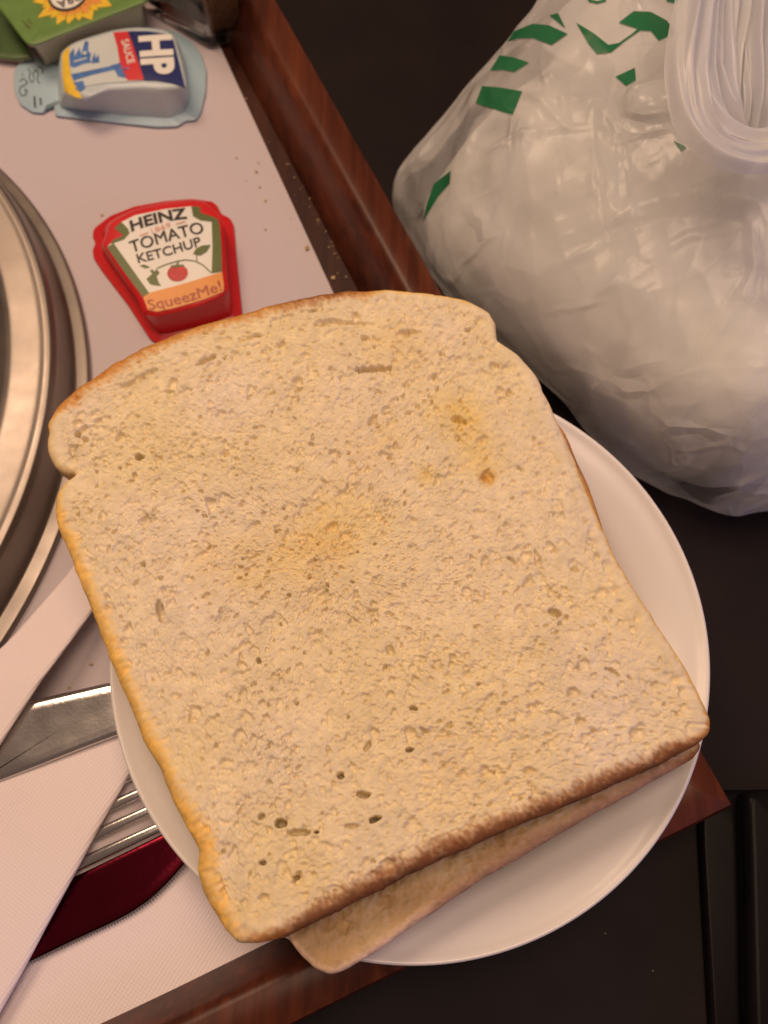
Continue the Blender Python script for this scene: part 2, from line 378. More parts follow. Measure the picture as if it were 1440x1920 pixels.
def slice_of_bread(name, outline, zb, zt, seed, na, nr, special, stains, label, roundness=.0042, warp=None, tone=1.0):
    c = np.array([P(x, y, zt)[:2] for x, y, *_ in outline]).mean(0)
    rows = []
    for x, y, k, w in outline: rows.append([*P(x, y, zt - roundness * .55)[:2], *PAL[k], w * 0.001])
    rows = np.array(rows)
    if np.sum(rows[:, 0] * np.roll(rows[:, 1], -1) - np.roll(rows[:, 0], -1) * rows[:, 1]) < 0: rows = rows[::-1]
    loop = resample(rows, na); loop[:, :2] = smooth_loop(loop[:, :2], max(2, na // 260)); loop[:, 2:] = smooth_loop(loop[:, 2:], na // 40)
    # ragged crust edge
    def n1(k, s):
        g = np.random.default_rng(seed + s).normal(size=k); t = np.linspace(0, k, na, endpoint=False); i = t.astype(int); f = t - i; f = f * f * (3 - 2 * f)
        return g[i % k] * (1 - f) + g[(i + 1) % k] * f
    jag = (0.00016 * n1(60, 1) + 0.00009 * n1(190, 2)) * (1.0 if na > 1000 else .5)
    t = np.roll(loop[:, :2], -1, 0) - np.roll(loop[:, :2], 1, 0); t /= np.linalg.norm(t, axis=1)[:, None]; nor = np.stack([t[:, 1], -t[:, 0]], -1)
    loop[:, :2] += nor * jag[:, None]
    h = crumb_map(seed, c, special)
    # top: rings from near the centre to where the crust begins to turn over
    rr = np.linspace(0.0, 1, nr)
    sl = smooth_loop(loop[:, :2], int(na * na / 9000)); t2 = np.roll(sl, -1, 0) - np.roll(sl, 1, 0); t2 /= np.linalg.norm(t2, axis=1)[:, None]
    inner = sl - np.stack([t2[:, 1], -t2[:, 0]], -1) * roundness
    X = c[0] + (inner[:, 0] - c[0])[None, :] * rr[:, None]; Y = c[1] + (inner[:, 1] - c[1])[None, :] * rr[:, None]
    Z = np.full_like(X, zt)
    dist = np.hypot(X - loop[:, 0], Y - loop[:, 1])
    tops = [np.stack([X, Y, Z], -1)]
    a = np.linspace(0, math.pi / 2, 10)[1:]
    side = []
    for q in a: side.append(np.stack([inner[:, 0] + (loop[:, 0] - inner[:, 0]) * math.sin(q), inner[:, 1] + (loop[:, 1] - inner[:, 1]) * math.sin(q), np.full(na, zt - roundness * 0.75 * (1 - math.cos(q)))], -1))
    zs = zt - roundness * .75
    for q in np.linspace(0, 1, 7)[1:]:
        ins = .0022 * q * q + 0.0006 * math.sin(q * 9)
        side.append(np.stack([loop[:, 0] - nor[:, 0] * ins, loop[:, 1] - nor[:, 1] * ins, np.full(na, zs + (zb - zs) * q)], -1))
    for q in (0.6, 0.0): side.append(np.stack([c[0] + (loop[:, 0] - c[0]) * q, c[1] + (loop[:, 1] - c[1]) * q, np.full(na, zb)], -1))
    V = np.concatenate([tops[0], np.array(side)]); nring = V.shape[0]
    hh = sample(h, V[..., 0], V[..., 1], c)
    w = np.ones((nring, na)); w[nr:nr + 9] = np.linspace(.65, .05, 9)[:, None]; w[nr + 9:] = 0
    V[..., 2] += hh * w
    # crumb lumps on the side walls too
    sg = 0.00012 * np.random.default_rng(seed + 9).normal(size=(6, na)); 
    sg = 0.5 * sg + 0.25 * np.roll(sg, 1, 1) + 0.25 * np.roll(sg, -1, 1)
    V[nr + 9:nr + 15, :, 0] += nor[:, 0] * sg; V[nr + 9:nr + 15, :, 1] += nor[:, 1] * sg
    if warp is not None: V[..., 2] += warp(V[..., 0], V[..., 1])
    # colour: crumb inside, baked crust toward the outline, plus butter stains
    d = np.hypot(V[..., 0] - loop[:, 0], V[..., 1] - loop[:, 1])
    d[nr + 15:] = 0
    wob = (sample(value_noise(HN, 50, seed + 31), V[..., 0], V[..., 1], c) - .5) * 1.0 + (sample(value_noise(HN, 300, seed + 32), V[..., 0], V[..., 1], c) - .5) * 1.9
    cw = loop[:, 5][None, :]
    crust = np.clip(1.12 - d / np.maximum(cw, 1e-5) + wob * 0.26, 0, 1); crust = crust * crust * (3 - 2 * crust)
    crust[nr + 7:] = 1
    low = sample(value_noise(HN, 9, seed + 41), V[..., 0], V[..., 1], c); mid = sample(value_noise(HN, 34, seed + 42), V[..., 0], V[..., 1], c)
    col = CRUMB * (0.94 + 0.10 * mid[..., None]) * np.stack([1 + 0 * low, 0.985 + 0.03 * low, 0.86 + 0.26 * low], -1)
    for px, py, rad, k, amt in stains:
        s = P(px, py, zt); q = np.clip(1 - np.hypot(V[..., 0] - s[0], V[..., 1] - s[1]) / (rad * 0.001), 0, 1)
        q = np.clip(q * 1.3 * (0.35 + 1.1 * mid), 0, 1)[..., None] * amt; col = col * (1 - q) + np.array(k) * q
    cc = loop[:, 2:5][None]; shade = (0.86 + 0.3 * (wob + .5))[..., None]
    col = col * tone
    mid_c = np.sqrt(CRUMB * tone * cc) * 1.12; k_ = crust[..., None]
    col = np.where(k_ < .5, col * (1 - 2 * k_) + mid_c * 2 * k_, mid_c * (2 - 2 * k_) + cc * np.clip(shade, .75, 1.2) * (2 * k_ - 1))
    o = mesh(name, V.reshape(-1, 3), grid_faces(na, nring), M_BREAD)
    me = o.data; at = me.color_attributes.new('crumb', 'FLOAT_COLOR', 'POINT')
    at.data.foreach_set('color', np.concatenate([col.reshape(-1, 3), np.ones((nring * na, 1))], 1).astype(np.float32).ravel())
    return tag(o, label, 'bread slice')
def sp(px, py, lpx, wpx, angpx, dep, z=.053):
    """a particular hole seen on the slice, from its pixel box"""
    a, b = P(px, py, z), P(px + math.cos(angpx) * 10, py + math.sin(angpx) * 10, z)
    ang = math.atan2(b[1] - a[1], b[0] - a[0]); k = np.linalg.norm(b - a) / 10
    return (a[0], a[1], wpx * k / 2, lpx / wpx, ang, dep * 1.7)
S1 = [(90, 795, 'g', 2.00), (90, 845, 'p', 2.00), (104, 876, 'p', 2.50), (122, 886, 'p', 2.50), (146, 893, 'p', 2.00), (122, 904, 'p', 2.50), (106, 930, 'g', 2.70), (104, 962, 'g', 3.78), (114, 1004, 'g', 4.32), (135, 1058, 'g', 4.54), (152, 1100, 'g', 4.75),
      (178, 1165, 'g', 4.86), (204, 1234, 'g', 4.86), (234, 1302, 'g', 4.75), (267, 1384, 'g', 4.75), (296, 1440, 'g', 4.75), (322, 1500, 'g', 4.97), (350, 1552, 'g', 5.40), (374, 1596, 'g', 6.48), (371, 1632, 'g', 6.48), (382, 1668, 'g', 6.48), (398, 1700, 'g', 6.70), (424, 1744, 'g', 5.40), (446, 1766, 'p', 4.00), (482, 1767, 'o', 3.00), (532, 1758, 'b', 3.50),
      (566, 1741, 'd', 4.46), (640, 1704, 'd', 5.10), (760, 1645, 'd', 5.31), (860, 1598, 'd', 5.10), (960, 1553, 'd', 4.89), (1080, 1505, 'd', 4.67), (1180, 1460, 'd', 4.46), (1260, 1422, 'd', 4.04), (1308, 1398, 'b', 3.00), (1331, 1374, 'o', 2.00), (1335, 1348, 'o', 2.00), (1312, 1296, 'g', 1.60),
      (1272, 1226, 'g', 1.40), (1232, 1166, 'g', 1.40), (1192, 1108, 'g', 1.40), (1152, 1040, 'g', 1.50), (1120, 962, 'g', 1.60), (1086, 880, 'g', 1.50), (1056, 812, 'p', 1.30), (1032, 752, 'p', 1.20), (1006, 702, 'p', 1.20), (972, 662, 'p', 1.20), (932, 638, 'p', 1.20),
      (930, 606, 'p', 1.80), (914, 582, 'p', 2.20), (872, 561, 'g', 2.40), (800, 548, 'g', 2.60), (722, 544, 'g', 2.60), (690, 548, 'o', 5.07), (640, 549, 'b', 5.07), (560, 562, 'b', 5.46), (500, 579, 'o', 5.46), (430, 600, 'o', 5.07), (380, 614, 'o', 5.46), (330, 632, 'o', 5.85), (270, 656, 'o', 5.85), (210, 687, 'o', 5.85), (150, 728, 'o', 6.24), (108, 764, 'o', 5.85)]
holes = [sp(700, 692, 70, 15, -.05, .0022), sp(690, 697, 45, 9, -.05, .0022), sp(390, 680, 44, 13, -.45, .0016), sp(262, 712, 76, 16, -.42, .0009), sp(592, 584, 30, 6, -.1, .003), sp(640, 607, 110, 12, .05, .0012), sp(606, 612, 32, 9, 0, .0014),
         sp(762, 626, 44, 14, -.05, .0011), sp(300, 1147, 46, 16, 1.35, .0020), sp(597, 1120, 55, 40, -.3, .0006), sp(515, 1170, 50, 44, 0, .0006), sp(1040, 1150, 26, 18, .6, .0018), sp(860, 788, 30, 16, .3, .0014), sp(915, 893, 34, 20, 1.2, .0009),
         sp(528, 1544, 24, 17, .1, .0042), sp(560, 1562, 50, 12, .0, .0022), sp(594, 1561, 12, 5, 0, .003), sp(702, 1537, 24, 11, -.3, .0048), sp(768, 1407, 16, 8, -.2, .003), sp(690, 1400, 26, 9, -1.0, .0015), sp(682, 1491, 30, 11, .05, .0026), sp(660, 1550, 34, 9, 0, .0012),
         sp(640, 1456, 16, 12, .4, .0034), sp(492, 1618, 14, 8, 0, .003), sp(555, 1646, 16, 8, 0, .0024), sp(420, 1680, 46, 13, 1.25, .0016), sp(495, 1684, 24, 14, 0, .001), sp(145, 813, 14, 10, .3, .0026), sp(147, 744, 16, 10, -.6, .0018), sp(262, 858, 16, 12, .3, .0024),
         sp(1010, 1050, 40, 10, 1.2, .001), sp(1150, 1260, 30, 10, .6, .0016), sp(990, 1445, 40, 12, 0, .001), sp(960, 1050, 20, 9, .8, .0012), sp(485, 1240, 14, 9, 1, .002), sp(775, 1330, 14, 11, 0, .002), sp(1005, 720, 12, 8, 0, .0012), sp(560, 735, 22, 10, -.4, .0012), sp(470, 640, 40, 8, -.35, .0009)]
YEL = (0.80, 0.60, 0.22); ORA = (0.68, 0.42, 0.12)
stains = [(860, 780, 11, YEL, .75), (905, 850, 10, YEL, .6), (915, 892, 3.2, ORA, .9), (800, 888, 4, YEL, .9), (560, 1040, 18, YEL, .50), (620, 1030, 9, ORA, .25), (430, 1060, 14, YEL, .45), (700, 830, 13, YEL, .35), (760, 650, 15, YEL, .35), (650, 950, 15, YEL, .3), (580, 1650, 9, YEL, .3), (860, 1440, 20, YEL, .25), (470, 1700, 8, YEL, .35)]
def warp1(x, y): return 0.0012 * np.sin((x * .9 + y * .4) * 38 + 1) + 0.0008 * np.sin((y * .9 - x * .5) * 55)
slice_of_bread('bread_slice', S1, .0424, .0535, 11, 1500, 330, holes, stains, 'large upper slice of toasted white bread with golden and dark brown crust', warp=lambda x, y: warp1(x, y) * .6)
S2 = [(196, 860, 'p', 2), (190, 950, 'g', 3), (215, 1090, 'g', 3), (280, 1260, 'g', 3), (375, 1480, 'g', 3), (470, 1660, 'p', 3), (536, 1752, 'w', 1.5), (560, 1788, 'w', 1.6), (590, 1818, 'w', 2), (616, 1829, 'w', 2), (650, 1818, 'w', 2), (690, 1793, 'w', 2), (760, 1747, 'w', 2), (830, 1699, 'm', 4.5), (900, 1652, 'm', 4.5), (960, 1616, 'm', 4.5), (1050, 1562, 'm', 4.5),
      (1150, 1508, 'm', 4.5), (1250, 1452, 'm', 4.5), (1302, 1422, 'b', 2.6), (1314, 1400, 'b', 2), (1290, 1340, 'o', 2), (1235, 1210, 'o', 2), (1158, 1080, 'o', 2), (1126, 975, 'o', 2.2), (1106, 918, 'o', 2.4), (1083, 868, 'b', 2.4), (1060, 812, 'o', 2), (1030, 770, 'o', 2), (960, 700, 'o', 2), (910, 650, 'o', 2), (830, 612, 'o', 2), (700, 606, 'o', 2), (560, 625, 'o', 2), (400, 680, 'o', 2), (280, 745, 'o', 2), (220, 800, 'o', 2)]
slice_of_bread('bread_slice', S2, .0306, .0420, 83, 900, 150, [sp(640, 1735, 40, 30, 0, .0008, .042), sp(720, 1690, 46, 22, .2, .0009, .042)], [(600, 1770, 16, (0.55, 0.33, 0.12), .55), (760, 1690, 14, (0.55, 0.33, 0.14), .4), (950, 1590, 16, (0.45, 0.24, 0.09), .5)],
               'lower slice of white bread peeking out askew beneath the larger slice', roundness=.0030, tone=np.array((.76, .67, .57)))

# ------------------------------------------------------------------ napkin and cutlery
def sheet(name, px, z, thick, mat, parent, relief=None, edge=.0012, n=220, res=0.0012):
    """a soft folded cloth layer: pixel outline on plane z, rounded edges, undulating top"""
    loop = ccw(smooth_loop(resample(np.array([P(x, y, z) for x, y in px]), n), 30)); c = loop.mean(0)
    rows = []
    k = 60
    for r in np.linspace(0, 1, k):
        q = c + (inset(loop, edge) - c) * r; q[:, 2] = z + thick; rows.append(q)
    for a in np.linspace(0, math.pi, 9)[1:]:
        q = inset(loop, edge * (1 - math.sin(a))); q[:, 2] = z + thick / 2 + thick / 2 * math.cos(a); rows.append(q)
    rows.append(np.tile(c, (n, 1)) * 1.0); rows[-1][:, 2] = z
    V = np.concatenate(rows)
    if relief is not None: V[:, 2] += relief(V[:, 0], V[:, 1])
    return mesh(name, V, grid_faces(n, len(rows)), mat, parent)
nb = P(150, 1700, 0)
nap = thing('napkin', (nb[0], nb[1], .001), 'folded pinkish white cloth napkin wrapped around the cutlery', 'napkin')
def und(a, fx, fy, ph): return lambda x, y: a * np.sin(x * fx + y * fy + ph) + a * .5 * np.sin(x * fx * 2.1 - y * fy * 1.3 + ph * 2)
sheet('base_layer', [(556, 1766), (470, 1812), (380, 1862), (276, 1921), (100, 2020), (-200, 2180), (-420, 1900), (-150, 1560), (40, 1470), (200, 1400), (330, 1420), (470, 1600)], .0012, .0034, M_NAP, nap, und(.0003, 60, 90, 1), edge=.0034)
sheet('folded_band', [(262, 1418), (240, 1466), (200, 1532), (150, 1632), (100, 1722), (55, 1806), (20, 1868), (-60, 2010), (-400, 2000), (-300, 1600), (-60, 1470), (100, 1400), (225, 1340), (290, 1350)], .0080, .0022, M_NAP, nap, und(.0007, 80, 50, 2), edge=.0016)
sheet('folded_corner', [(240, 1010), (205, 1075), (166, 1140), (120, 1215), (60, 1308), (0, 1402), (-80, 1530), (-300, 1640), (-330, 1480), (-60, 1268), (0, 1216), (50, 1150), (108, 1070), (170, 990)], .0135, .0018, M_NAP, nap, lambda x, y: -.0075 * np.clip((y - .055) / .035, 0, 1), edge=.0014)

def flatware(name, px, z, thick, mat, parent, bevel=.0012, crown=.0006, n=260, teeth=None):
    loop = ccw(resample(np.array([P(x, y, z) for x, y in px]), n)); loop = smooth_loop(loop, n // 16)
    if teeth is not None:
        t = np.arange(n); m = teeth(loop)
        loop = inset(loop, 0); loop = loop + 0
        off = np.where(m, (t % 3 == 0) * .00055, 0); loop = np.where(off[:, None] > 0, inset(loop, .00055), loop)
    c = loop.mean(0); rows = []
    lo = inset(loop, bevel * .3); lo[:, 2] = z; rows.append(np.tile(np.array([c[0], c[1], z]), (n, 1))); rows.append(lo)
    e = loop.copy(); e[:, 2] = z + thick * .35; rows.append(e)
    for q in (.35, .7, 1.0):
        i = inset(loop, bevel * q); i[:, 2] = z + thick * (.35 + .65 * math.sin(q * math.pi / 2)); rows.append(i)
    last = rows[-1]
    for q in (.75, .5, .25, 0.0):
        i = c + (last - c) * q; i[:, 2] = z + thick + crown * (1 - q); rows.append(i)
    return mesh(name, np.concatenate(rows), grid_faces(n, len(rows)), mat, parent)
# serrated knife, blade toward the plate
kb = P(150, 1720, .005)
kn = thing('serrated_knife', (kb[0], kb[1], .0052), 'dinner knife with broad serrated steel blade and painted-in red reflection lying nearest the napkin hem', 'knife', 'cutlery in the napkin')
blade_px = [(-60, 1738), (40, 1690), (142, 1643), (225, 1603), (307, 1563), (370, 1534), (430, 1508), (436, 1514), (400, 1566), (350, 1616), (318, 1652), (285, 1684), (248, 1710), (210, 1730), (130, 1767), (52, 1805), (-40, 1850)]
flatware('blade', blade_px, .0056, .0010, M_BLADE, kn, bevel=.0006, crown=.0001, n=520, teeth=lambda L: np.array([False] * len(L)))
# the toothed edge: small wedges along the cutting side
tb = []; tf = []
edge_line = resample(np.array([(*P(x, y, .0060)[:2], 0) for x, y in [(-40, 1850), (52, 1805), (130, 1767), (210, 1730), (248, 1710), (285, 1684), (318, 1652), (350, 1616), (385, 1584)]]), 84, closed=False)
for i in range(0, 82):
    a, b = edge_line[i], edge_line[i + 1]; mdl = (a + b) / 2; t = (b - a) / np.linalg.norm(b - a); nrm = np.array([t[1], -t[0], 0]); nrm *= -1 if nrm[1] > 0 else 1
    k = len(tb); o = mdl + nrm * .0010
    for q, zz in ((a, .0058), (b, .0058), (o, .0058), (a, .0064), (b, .0064), (o, .0060)): tb.append((q[0], q[1], zz))
    tf += [(k, k + 1, k + 2), (k + 3, k + 5, k + 4), (k, k + 3, k + 4, k + 1), (k + 1, k + 4, k + 5, k + 2), (k + 2, k + 5, k + 3, k)]
mesh('serration', tb, tf, M_STEEL, kn, smooth=False)
flatware('handle', [(-50, 1742), (-60, 1738), (-240, 1810), (-420, 1890), (-430, 1940), (-400, 1968), (-250, 1915), (-40, 1848)], .0052, .0040, M_STEEL, kn, bevel=.003)
# fork: neck, head and four tines
fb = P(200, 1580, .005)
fk = thing('fork', (fb[0], fb[1], .0052), 'bright steel fork between the serrated blade and the folded napkin band', 'fork', 'cutlery in the napkin')
def swept(name, path, prof_w, prof_h, mat, parent, n=14):
    path = np.asarray(path, float); rings = []
    for i, p in enumerate(path):
        t = path[min(i + 1, len(path) - 1)] - path[max(i - 1, 0)]; t /= np.linalg.norm(t)
        s = np.cross(t, (0, 0, 1)); s /= np.linalg.norm(s); u = np.cross(s, t)
        w = prof_w[i] if hasattr(prof_w, '__len__') else prof_w; h = prof_h[i] if hasattr(prof_h, '__len__') else prof_h
        a = np.linspace(0, 2 * math.pi, n, endpoint=False)
        ca, sa = np.cos(a), np.sin(a); ca = np.sign(ca) * np.abs(ca) ** .7; sa = np.sign(sa) * np.abs(sa) ** .7
        rings.append(p + s * (ca * w / 2)[:, None] + u * (sa * h / 2)[:, None])
    return loft(name, rings, mat, parent)
tine_rows = [((85, 1650), (418, 1496)), ((92, 1606), (405, 1462)), ((98, 1563), (392, 1428)), ((104, 1520), (379, 1394))]
for (a, b) in tine_rows:
    A, B = P(*a, .0072), P(*b, .0072); pth = [A + (B - A) * t + np.array([0, 0, -.0012 * (2 * t - 1) ** 2 + .0006]) for t in np.linspace(0, 1, 14)]
    swept('tine', pth, [.0031 - .0014 * t ** 3 for t in np.linspace(0, 1, 14)], .0020, M_STEEL, fk)
flatware('head', [(60, 1500), (125, 1490), (130, 1530), (124, 1600), (118, 1655), (60, 1690), (-20, 1690), (-90, 1680), (-90, 1650), (-20, 1590), (20, 1530)], .0060, .0020, M_STEEL, fk, bevel=.001)
flatware('handle', [(-80, 1652), (-80, 1684), (-300, 1800), (-420, 1840), (-440, 1800), (-420, 1770), (-300, 1745)], .0058, .0026, M_STEEL, fk, bevel=.001)
# broad plain knife on top
wb = P(130, 1360, .010)
wk = thing('table_knife', (wb[0], wb[1], .0104), 'broad plain steel knife lying over the napkin band and under its corner', 'knife', 'cutlery in the napkin')
flatware('blade', [(-40, 1338), (67, 1313), (140, 1296), (204, 1281), (260, 1270), (330, 1262), (362, 1284), (350, 1318), (300, 1348), (221, 1381), (150, 1408), (70, 1440), (0, 1467), (-60, 1490)], .0106, .0017, M_STEEL, wk, bevel=.0016, crown=.0)
flatware('handle', [(-50, 1342), (-250, 1400), (-420, 1450), (-440, 1500), (-410, 1540), (-250, 1540), (-64, 1488)], .0104, .0030, M_STEEL, wk, bevel=.002)

# ------------------------------------------------------------------ stainless plate cover
def circ(p, q, r):
    A = np.array([[2 * (q[0] - p[0]), 2 * (q[1] - p[1])], [2 * (r[0] - p[0]), 2 * (r[1] - p[1])]]); b = np.array([q[:2] @ q[:2] - p[:2] @ p[:2], r[:2] @ r[:2] - p[:2] @ p[:2]])
    c = np.linalg.solve(A, b); return c, np.linalg.norm(c - p[:2])
cc, cr = circ(P(166, 660, .004), P(0, 312, .004), P(0, 1210, .004))
print('cover', cc, cr)
cz = .0012
cprof = [(cr - .0035, .0), (cr - .0006, .0003), (cr, .0013), (cr - .0006, .0024), (cr - .0030, .0029), (cr - .0052, .0034), (cr - .0062, .0100), (cr - .0068, .0160), (cr - .0080, .0184), (cr - .0100, .0188), (cr - .0120, .0184), (cr - .0165, .0186), (cr - .0210, .0190),
         (cr - .0226, .0199), (cr - .0250, .0222), (cr - .034, .0258), (cr - .05, .0295), (cr - .07, .0322), (cr - .09, .0340), (.018, .0350), (.0145, .0345), (.013, .0320), (.0125, .028), (.0, .0278)]
cp = np.array(cprof); tt = np.linspace(0, len(cp) - 1, 170); cps = np.stack([np.interp(tt, np.arange(len(cp)), cp[:, k]) for k in (0, 1)], -1); cps = smooth_loop(cps, 3, False)
tag(lathe('plate_cover', cps, (cc[0], cc[1], cz), M_COVER, n=320), 'round stainless steel plate cover with stepped rim beside the ketchup tub', 'plate cover')

# ------------------------------------------------------------------ sauce tubs
def plastic(name, col, rough=.32, sub=.15): return plain(name, col, rough, var=.05, scale=90, bump=.06, bscale=300, bdist=.0006, sub=sub)
M_RED = plastic('red_plastic', (.62, .018, .022), .34)
M_BLUEPL = plastic('pale_blue_plastic', (.40, .56, .66), .36)
M_PALEPL = plastic('pale_grey_blue_plastic', (.50, .58, .62), .34)
M_CREAM = plastic('cream_plastic', (.62, .56, .42), .4)
M_GREEN = plain('green_print', (.12, .235, .05), .4, var=.12, scale=150)
M_DGREEN = plain('dark_green_print', (.045, .10, .022), .4, var=.15)
M_WHITE = plain('white_print', (.78, .77, .72), .4, var=.03)
M_BLACK = plain('black_print', (.022, .016, .014), .4)
M_OLIVE = plain('olive_print', (.10, .13, .03), .4)
M_TOM = plain('tomato_print', (.50, .018, .02), .4, var=.2, scale=400)
M_ORANGE = plain('orange_print', (.74, .30, .06), .4, var=.06)
M_RUST = plain('rust_print', (.38, .06, .015), .4)
M_PINKP = plain('pink_print', (.66, .35, .28), .4)
M_NAVY = plain('navy_print', (.012, .022, .13), .35)
M_REDP = plain('red_print', (.66, .035, .04), .35)
M_LBLUE = plain('mid_blue_print', (.06, .17, .46), .4, var=.2, scale=500)
M_PALE = plain('pale_panel_print', (.58, .64, .64), .4, var=.04)
M_YEL = plain('yellow_print', (.78, .52, .03), .4, var=.08, scale=300)

def tub(parent, name_f, name_b, flange_px, zf, base_inset, height, top_px, mat, n=260, base_px=None, mat_b=None):
    """flange sheet with a blister body rising from it; returns (flange, body)"""
    L = ccw(smooth_loop(resample(np.array([P(x, y, zf) for x, y in flange_px]), n), 2))
    def lv(ins, z): q = inset(L, ins); q[:, 2] = z; return q
    c = L.mean(0)
    f = [np.tile(np.array([c[0], c[1], zf]), (n, 1)), lv(.0005, zf), lv(0, zf + .0005), lv(.0004, zf + .0010), np.tile(np.array([c[0], c[1], zf + .0010]), (n, 1))]
    fl = mesh(name_f, np.concatenate(f), grid_faces(n, len(f)), mat, parent)
    def angled(loop):
        q = ccw(smooth_loop(resample(np.array(loop), n), 6)); k = q.mean(0); a_ = np.arctan2(q[:, 1] - k[1], q[:, 0] - k[0]); return np.roll(q, -int(np.argmin(a_)), 0)
    B = angled(inset(L, base_inset) if base_px is None else [P(x, y, zf) for x, y in base_px]); TP = angled([P(x, y, zf + height) for x, y in top_px])
    rows = []
    for s_, h_ in ((0, 0), (.25, .30), (.52, .68), (.74, .88), (.88, .965), (1.0, 1.0)):
        q = B * (1 - s_) + TP * s_; q[:, 2] = zf + .0006 + h_ * (height - .0006); rows.append(q)
    c = rows[-1].mean(0)
    top = rows[-1].copy()
    for q in (.8, .6, .4, .2, 0.0): i = c + (top - c) * q; i[:, 2] = top[:, 2] + .0005 * (1 - q * q); rows.append(i)
    bd = mesh(name_b, np.concatenate(rows), grid_faces(n, len(rows)), mat_b or mat, parent)
    return fl, bd
zm = .0012
# ketchup
kp = P(315, 500, zm)
ket = thing('ketchup_tub', (kp[0], kp[1], zm), 'red plastic ketchup dipping tub with tomato label on the white tray mat', 'sauce tub', 'single serve tubs on the tray')
fl_px = [(282, 638), (240, 573), (192, 510), (176, 486), (174, 470), (180, 458), (174, 446), (176, 431), (207, 407), (253, 389), (310, 379), (361, 375), (400, 380), (410, 390), (414, 402), (432, 411), (439, 424), (444, 481), (450, 540), (455, 590), (452, 606), (400, 625), (330, 642), (296, 646)]
kf, kbod = tub(ket, 'flange', 'tub_body', fl_px, zm, .0036, .0125, [(194, 460), (207, 436), (214, 419), (258, 397), (310, 385), (362, 379), (384, 382), (412, 406), (420, 424), (424, 510), (429, 548), (360, 577), (292, 594), (268, 590), (258, 562)], M_RED)
bv = bvh_of([kbod]); zl = zm + .0125
def Z2(pts): return [(130 + x / 3.892, 340 + y / 3.892) for x, y in pts]
lab = Z2([(275, 485), (322, 432), (400, 400), (330, 345), (380, 300), (480, 250), (700, 205), (890, 185), (955, 190), (960, 235), (1035, 258), (1085, 280), (1100, 335), (1112, 500), (1115, 662), (1128, 760), (1125, 808), (1000, 858), (900, 890), (760, 930), (640, 955), (575, 940), (540, 850), (420, 690), (330, 560)])
decal('label', [lab], zl, bv, .00012, M_WHITE, ket)
decal('label_border', [Z2(q) for q in ([(275, 485), (325, 455), (585, 820), (540, 850), (420, 690), (330, 560)], [(1040, 300), (1048, 262), (1085, 280), (1100, 335), (1112, 500), (1115, 662), (1040, 678), (1046, 480)],
      [(330, 345), (380, 300), (432, 352), (442, 385), (400, 430), (325, 455), (300, 458), (322, 432), (400, 400)], [(890, 185), (955, 190), (960, 235), (1048, 262), (1040, 300), (960, 292), (905, 262)])], zl, bv, .00024, M_OLIVE, ket)
decal('label_band', [Z2([(540, 850), (585, 820), (760, 775), (900, 735), (1040, 690), (1115, 664), (1128, 760), (1125, 808), (1000, 858), (900, 890), (760, 930), (640, 955), (575, 940)])], zl, bv, .00024, M_ORANGE, ket)
decal('tomato_print', [ellipse_poly(*Z2([(793, 678)])[0], 19.5, 15.5, -.15)], zl, bv, .00026, M_TOM, ket)
leaf = [Z2([(905, 540), (925, 500), (975, 475), (1035, 470), (1005, 520), (960, 550)]), Z2([(515, 622), (550, 615), (595, 635), (555, 642)]), Z2([(565, 720), (600, 690), (640, 650), (662, 675), (640, 700), (655, 745), (672, 770), (620, 765), (590, 755)]), Z2([(590, 660), (610, 650), (625, 670), (605, 678)])]
vine = stroke_poly(Z2([(640, 645), (700, 620), (780, 595), (850, 582), (920, 590), (980, 620), (1035, 672)]), 2.0) + stroke_poly(Z2([(935, 590), (930, 560), (945, 520)]), 1.8) + stroke_poly(Z2([(785, 640), (790, 612), (800, 595)]), 3.0) + stroke_poly(Z2([(745, 632), (790, 625), (840, 625)]), 4.0)
decal('vine_print', leaf + vine, zl, bv, .00030, M_OLIVE, ket)
lettering('lettering', 'HEINZ', (247, 435.5), (353, 411), 20, zl, bv, .0003, M_BLACK, ket, sag=4, bold=.035)
lettering('lettering', '1869', (286, 440), (322, 427), 9.5, zl, bv, .0003, M_PINKP, ket, bold=.01)
decal('label_rule', stroke_poly(Z2([(515, 405), (580, 382)]), 2.5) + stroke_poly(Z2([(780, 320), (850, 302)]), 2.5), zl, bv, .0003, M_PINKP, ket)
lettering('lettering', 'TOMATO', (247, 476), (383, 438), 22, zl, bv, .0003, M_BLACK, ket, sag=2, bold=0)
lettering('lettering', 'TOMATO', (248.2, 476.3), (384.2, 438.3), 22, zl, bv, .00034, M_BLACK, ket, sag=2, bold=0)
lettering('lettering', 'KETCHUP', (260, 495), (379, 461.5), 17, zl, bv, .0003, M_BLACK, ket, sag=-2, bold=.018)
lettering('lettering', 'SqueezMe!', (280, 582), (416, 545), 19, zl, bv, .0003, M_RUST, ket, sag=-4, bold=0)
lettering('lettering', 'SqueezMe!', (281.2, 582.4), (417.2, 545.4), 19, zl, bv, .00034, M_RUST, ket, sag=-4, bold=0)

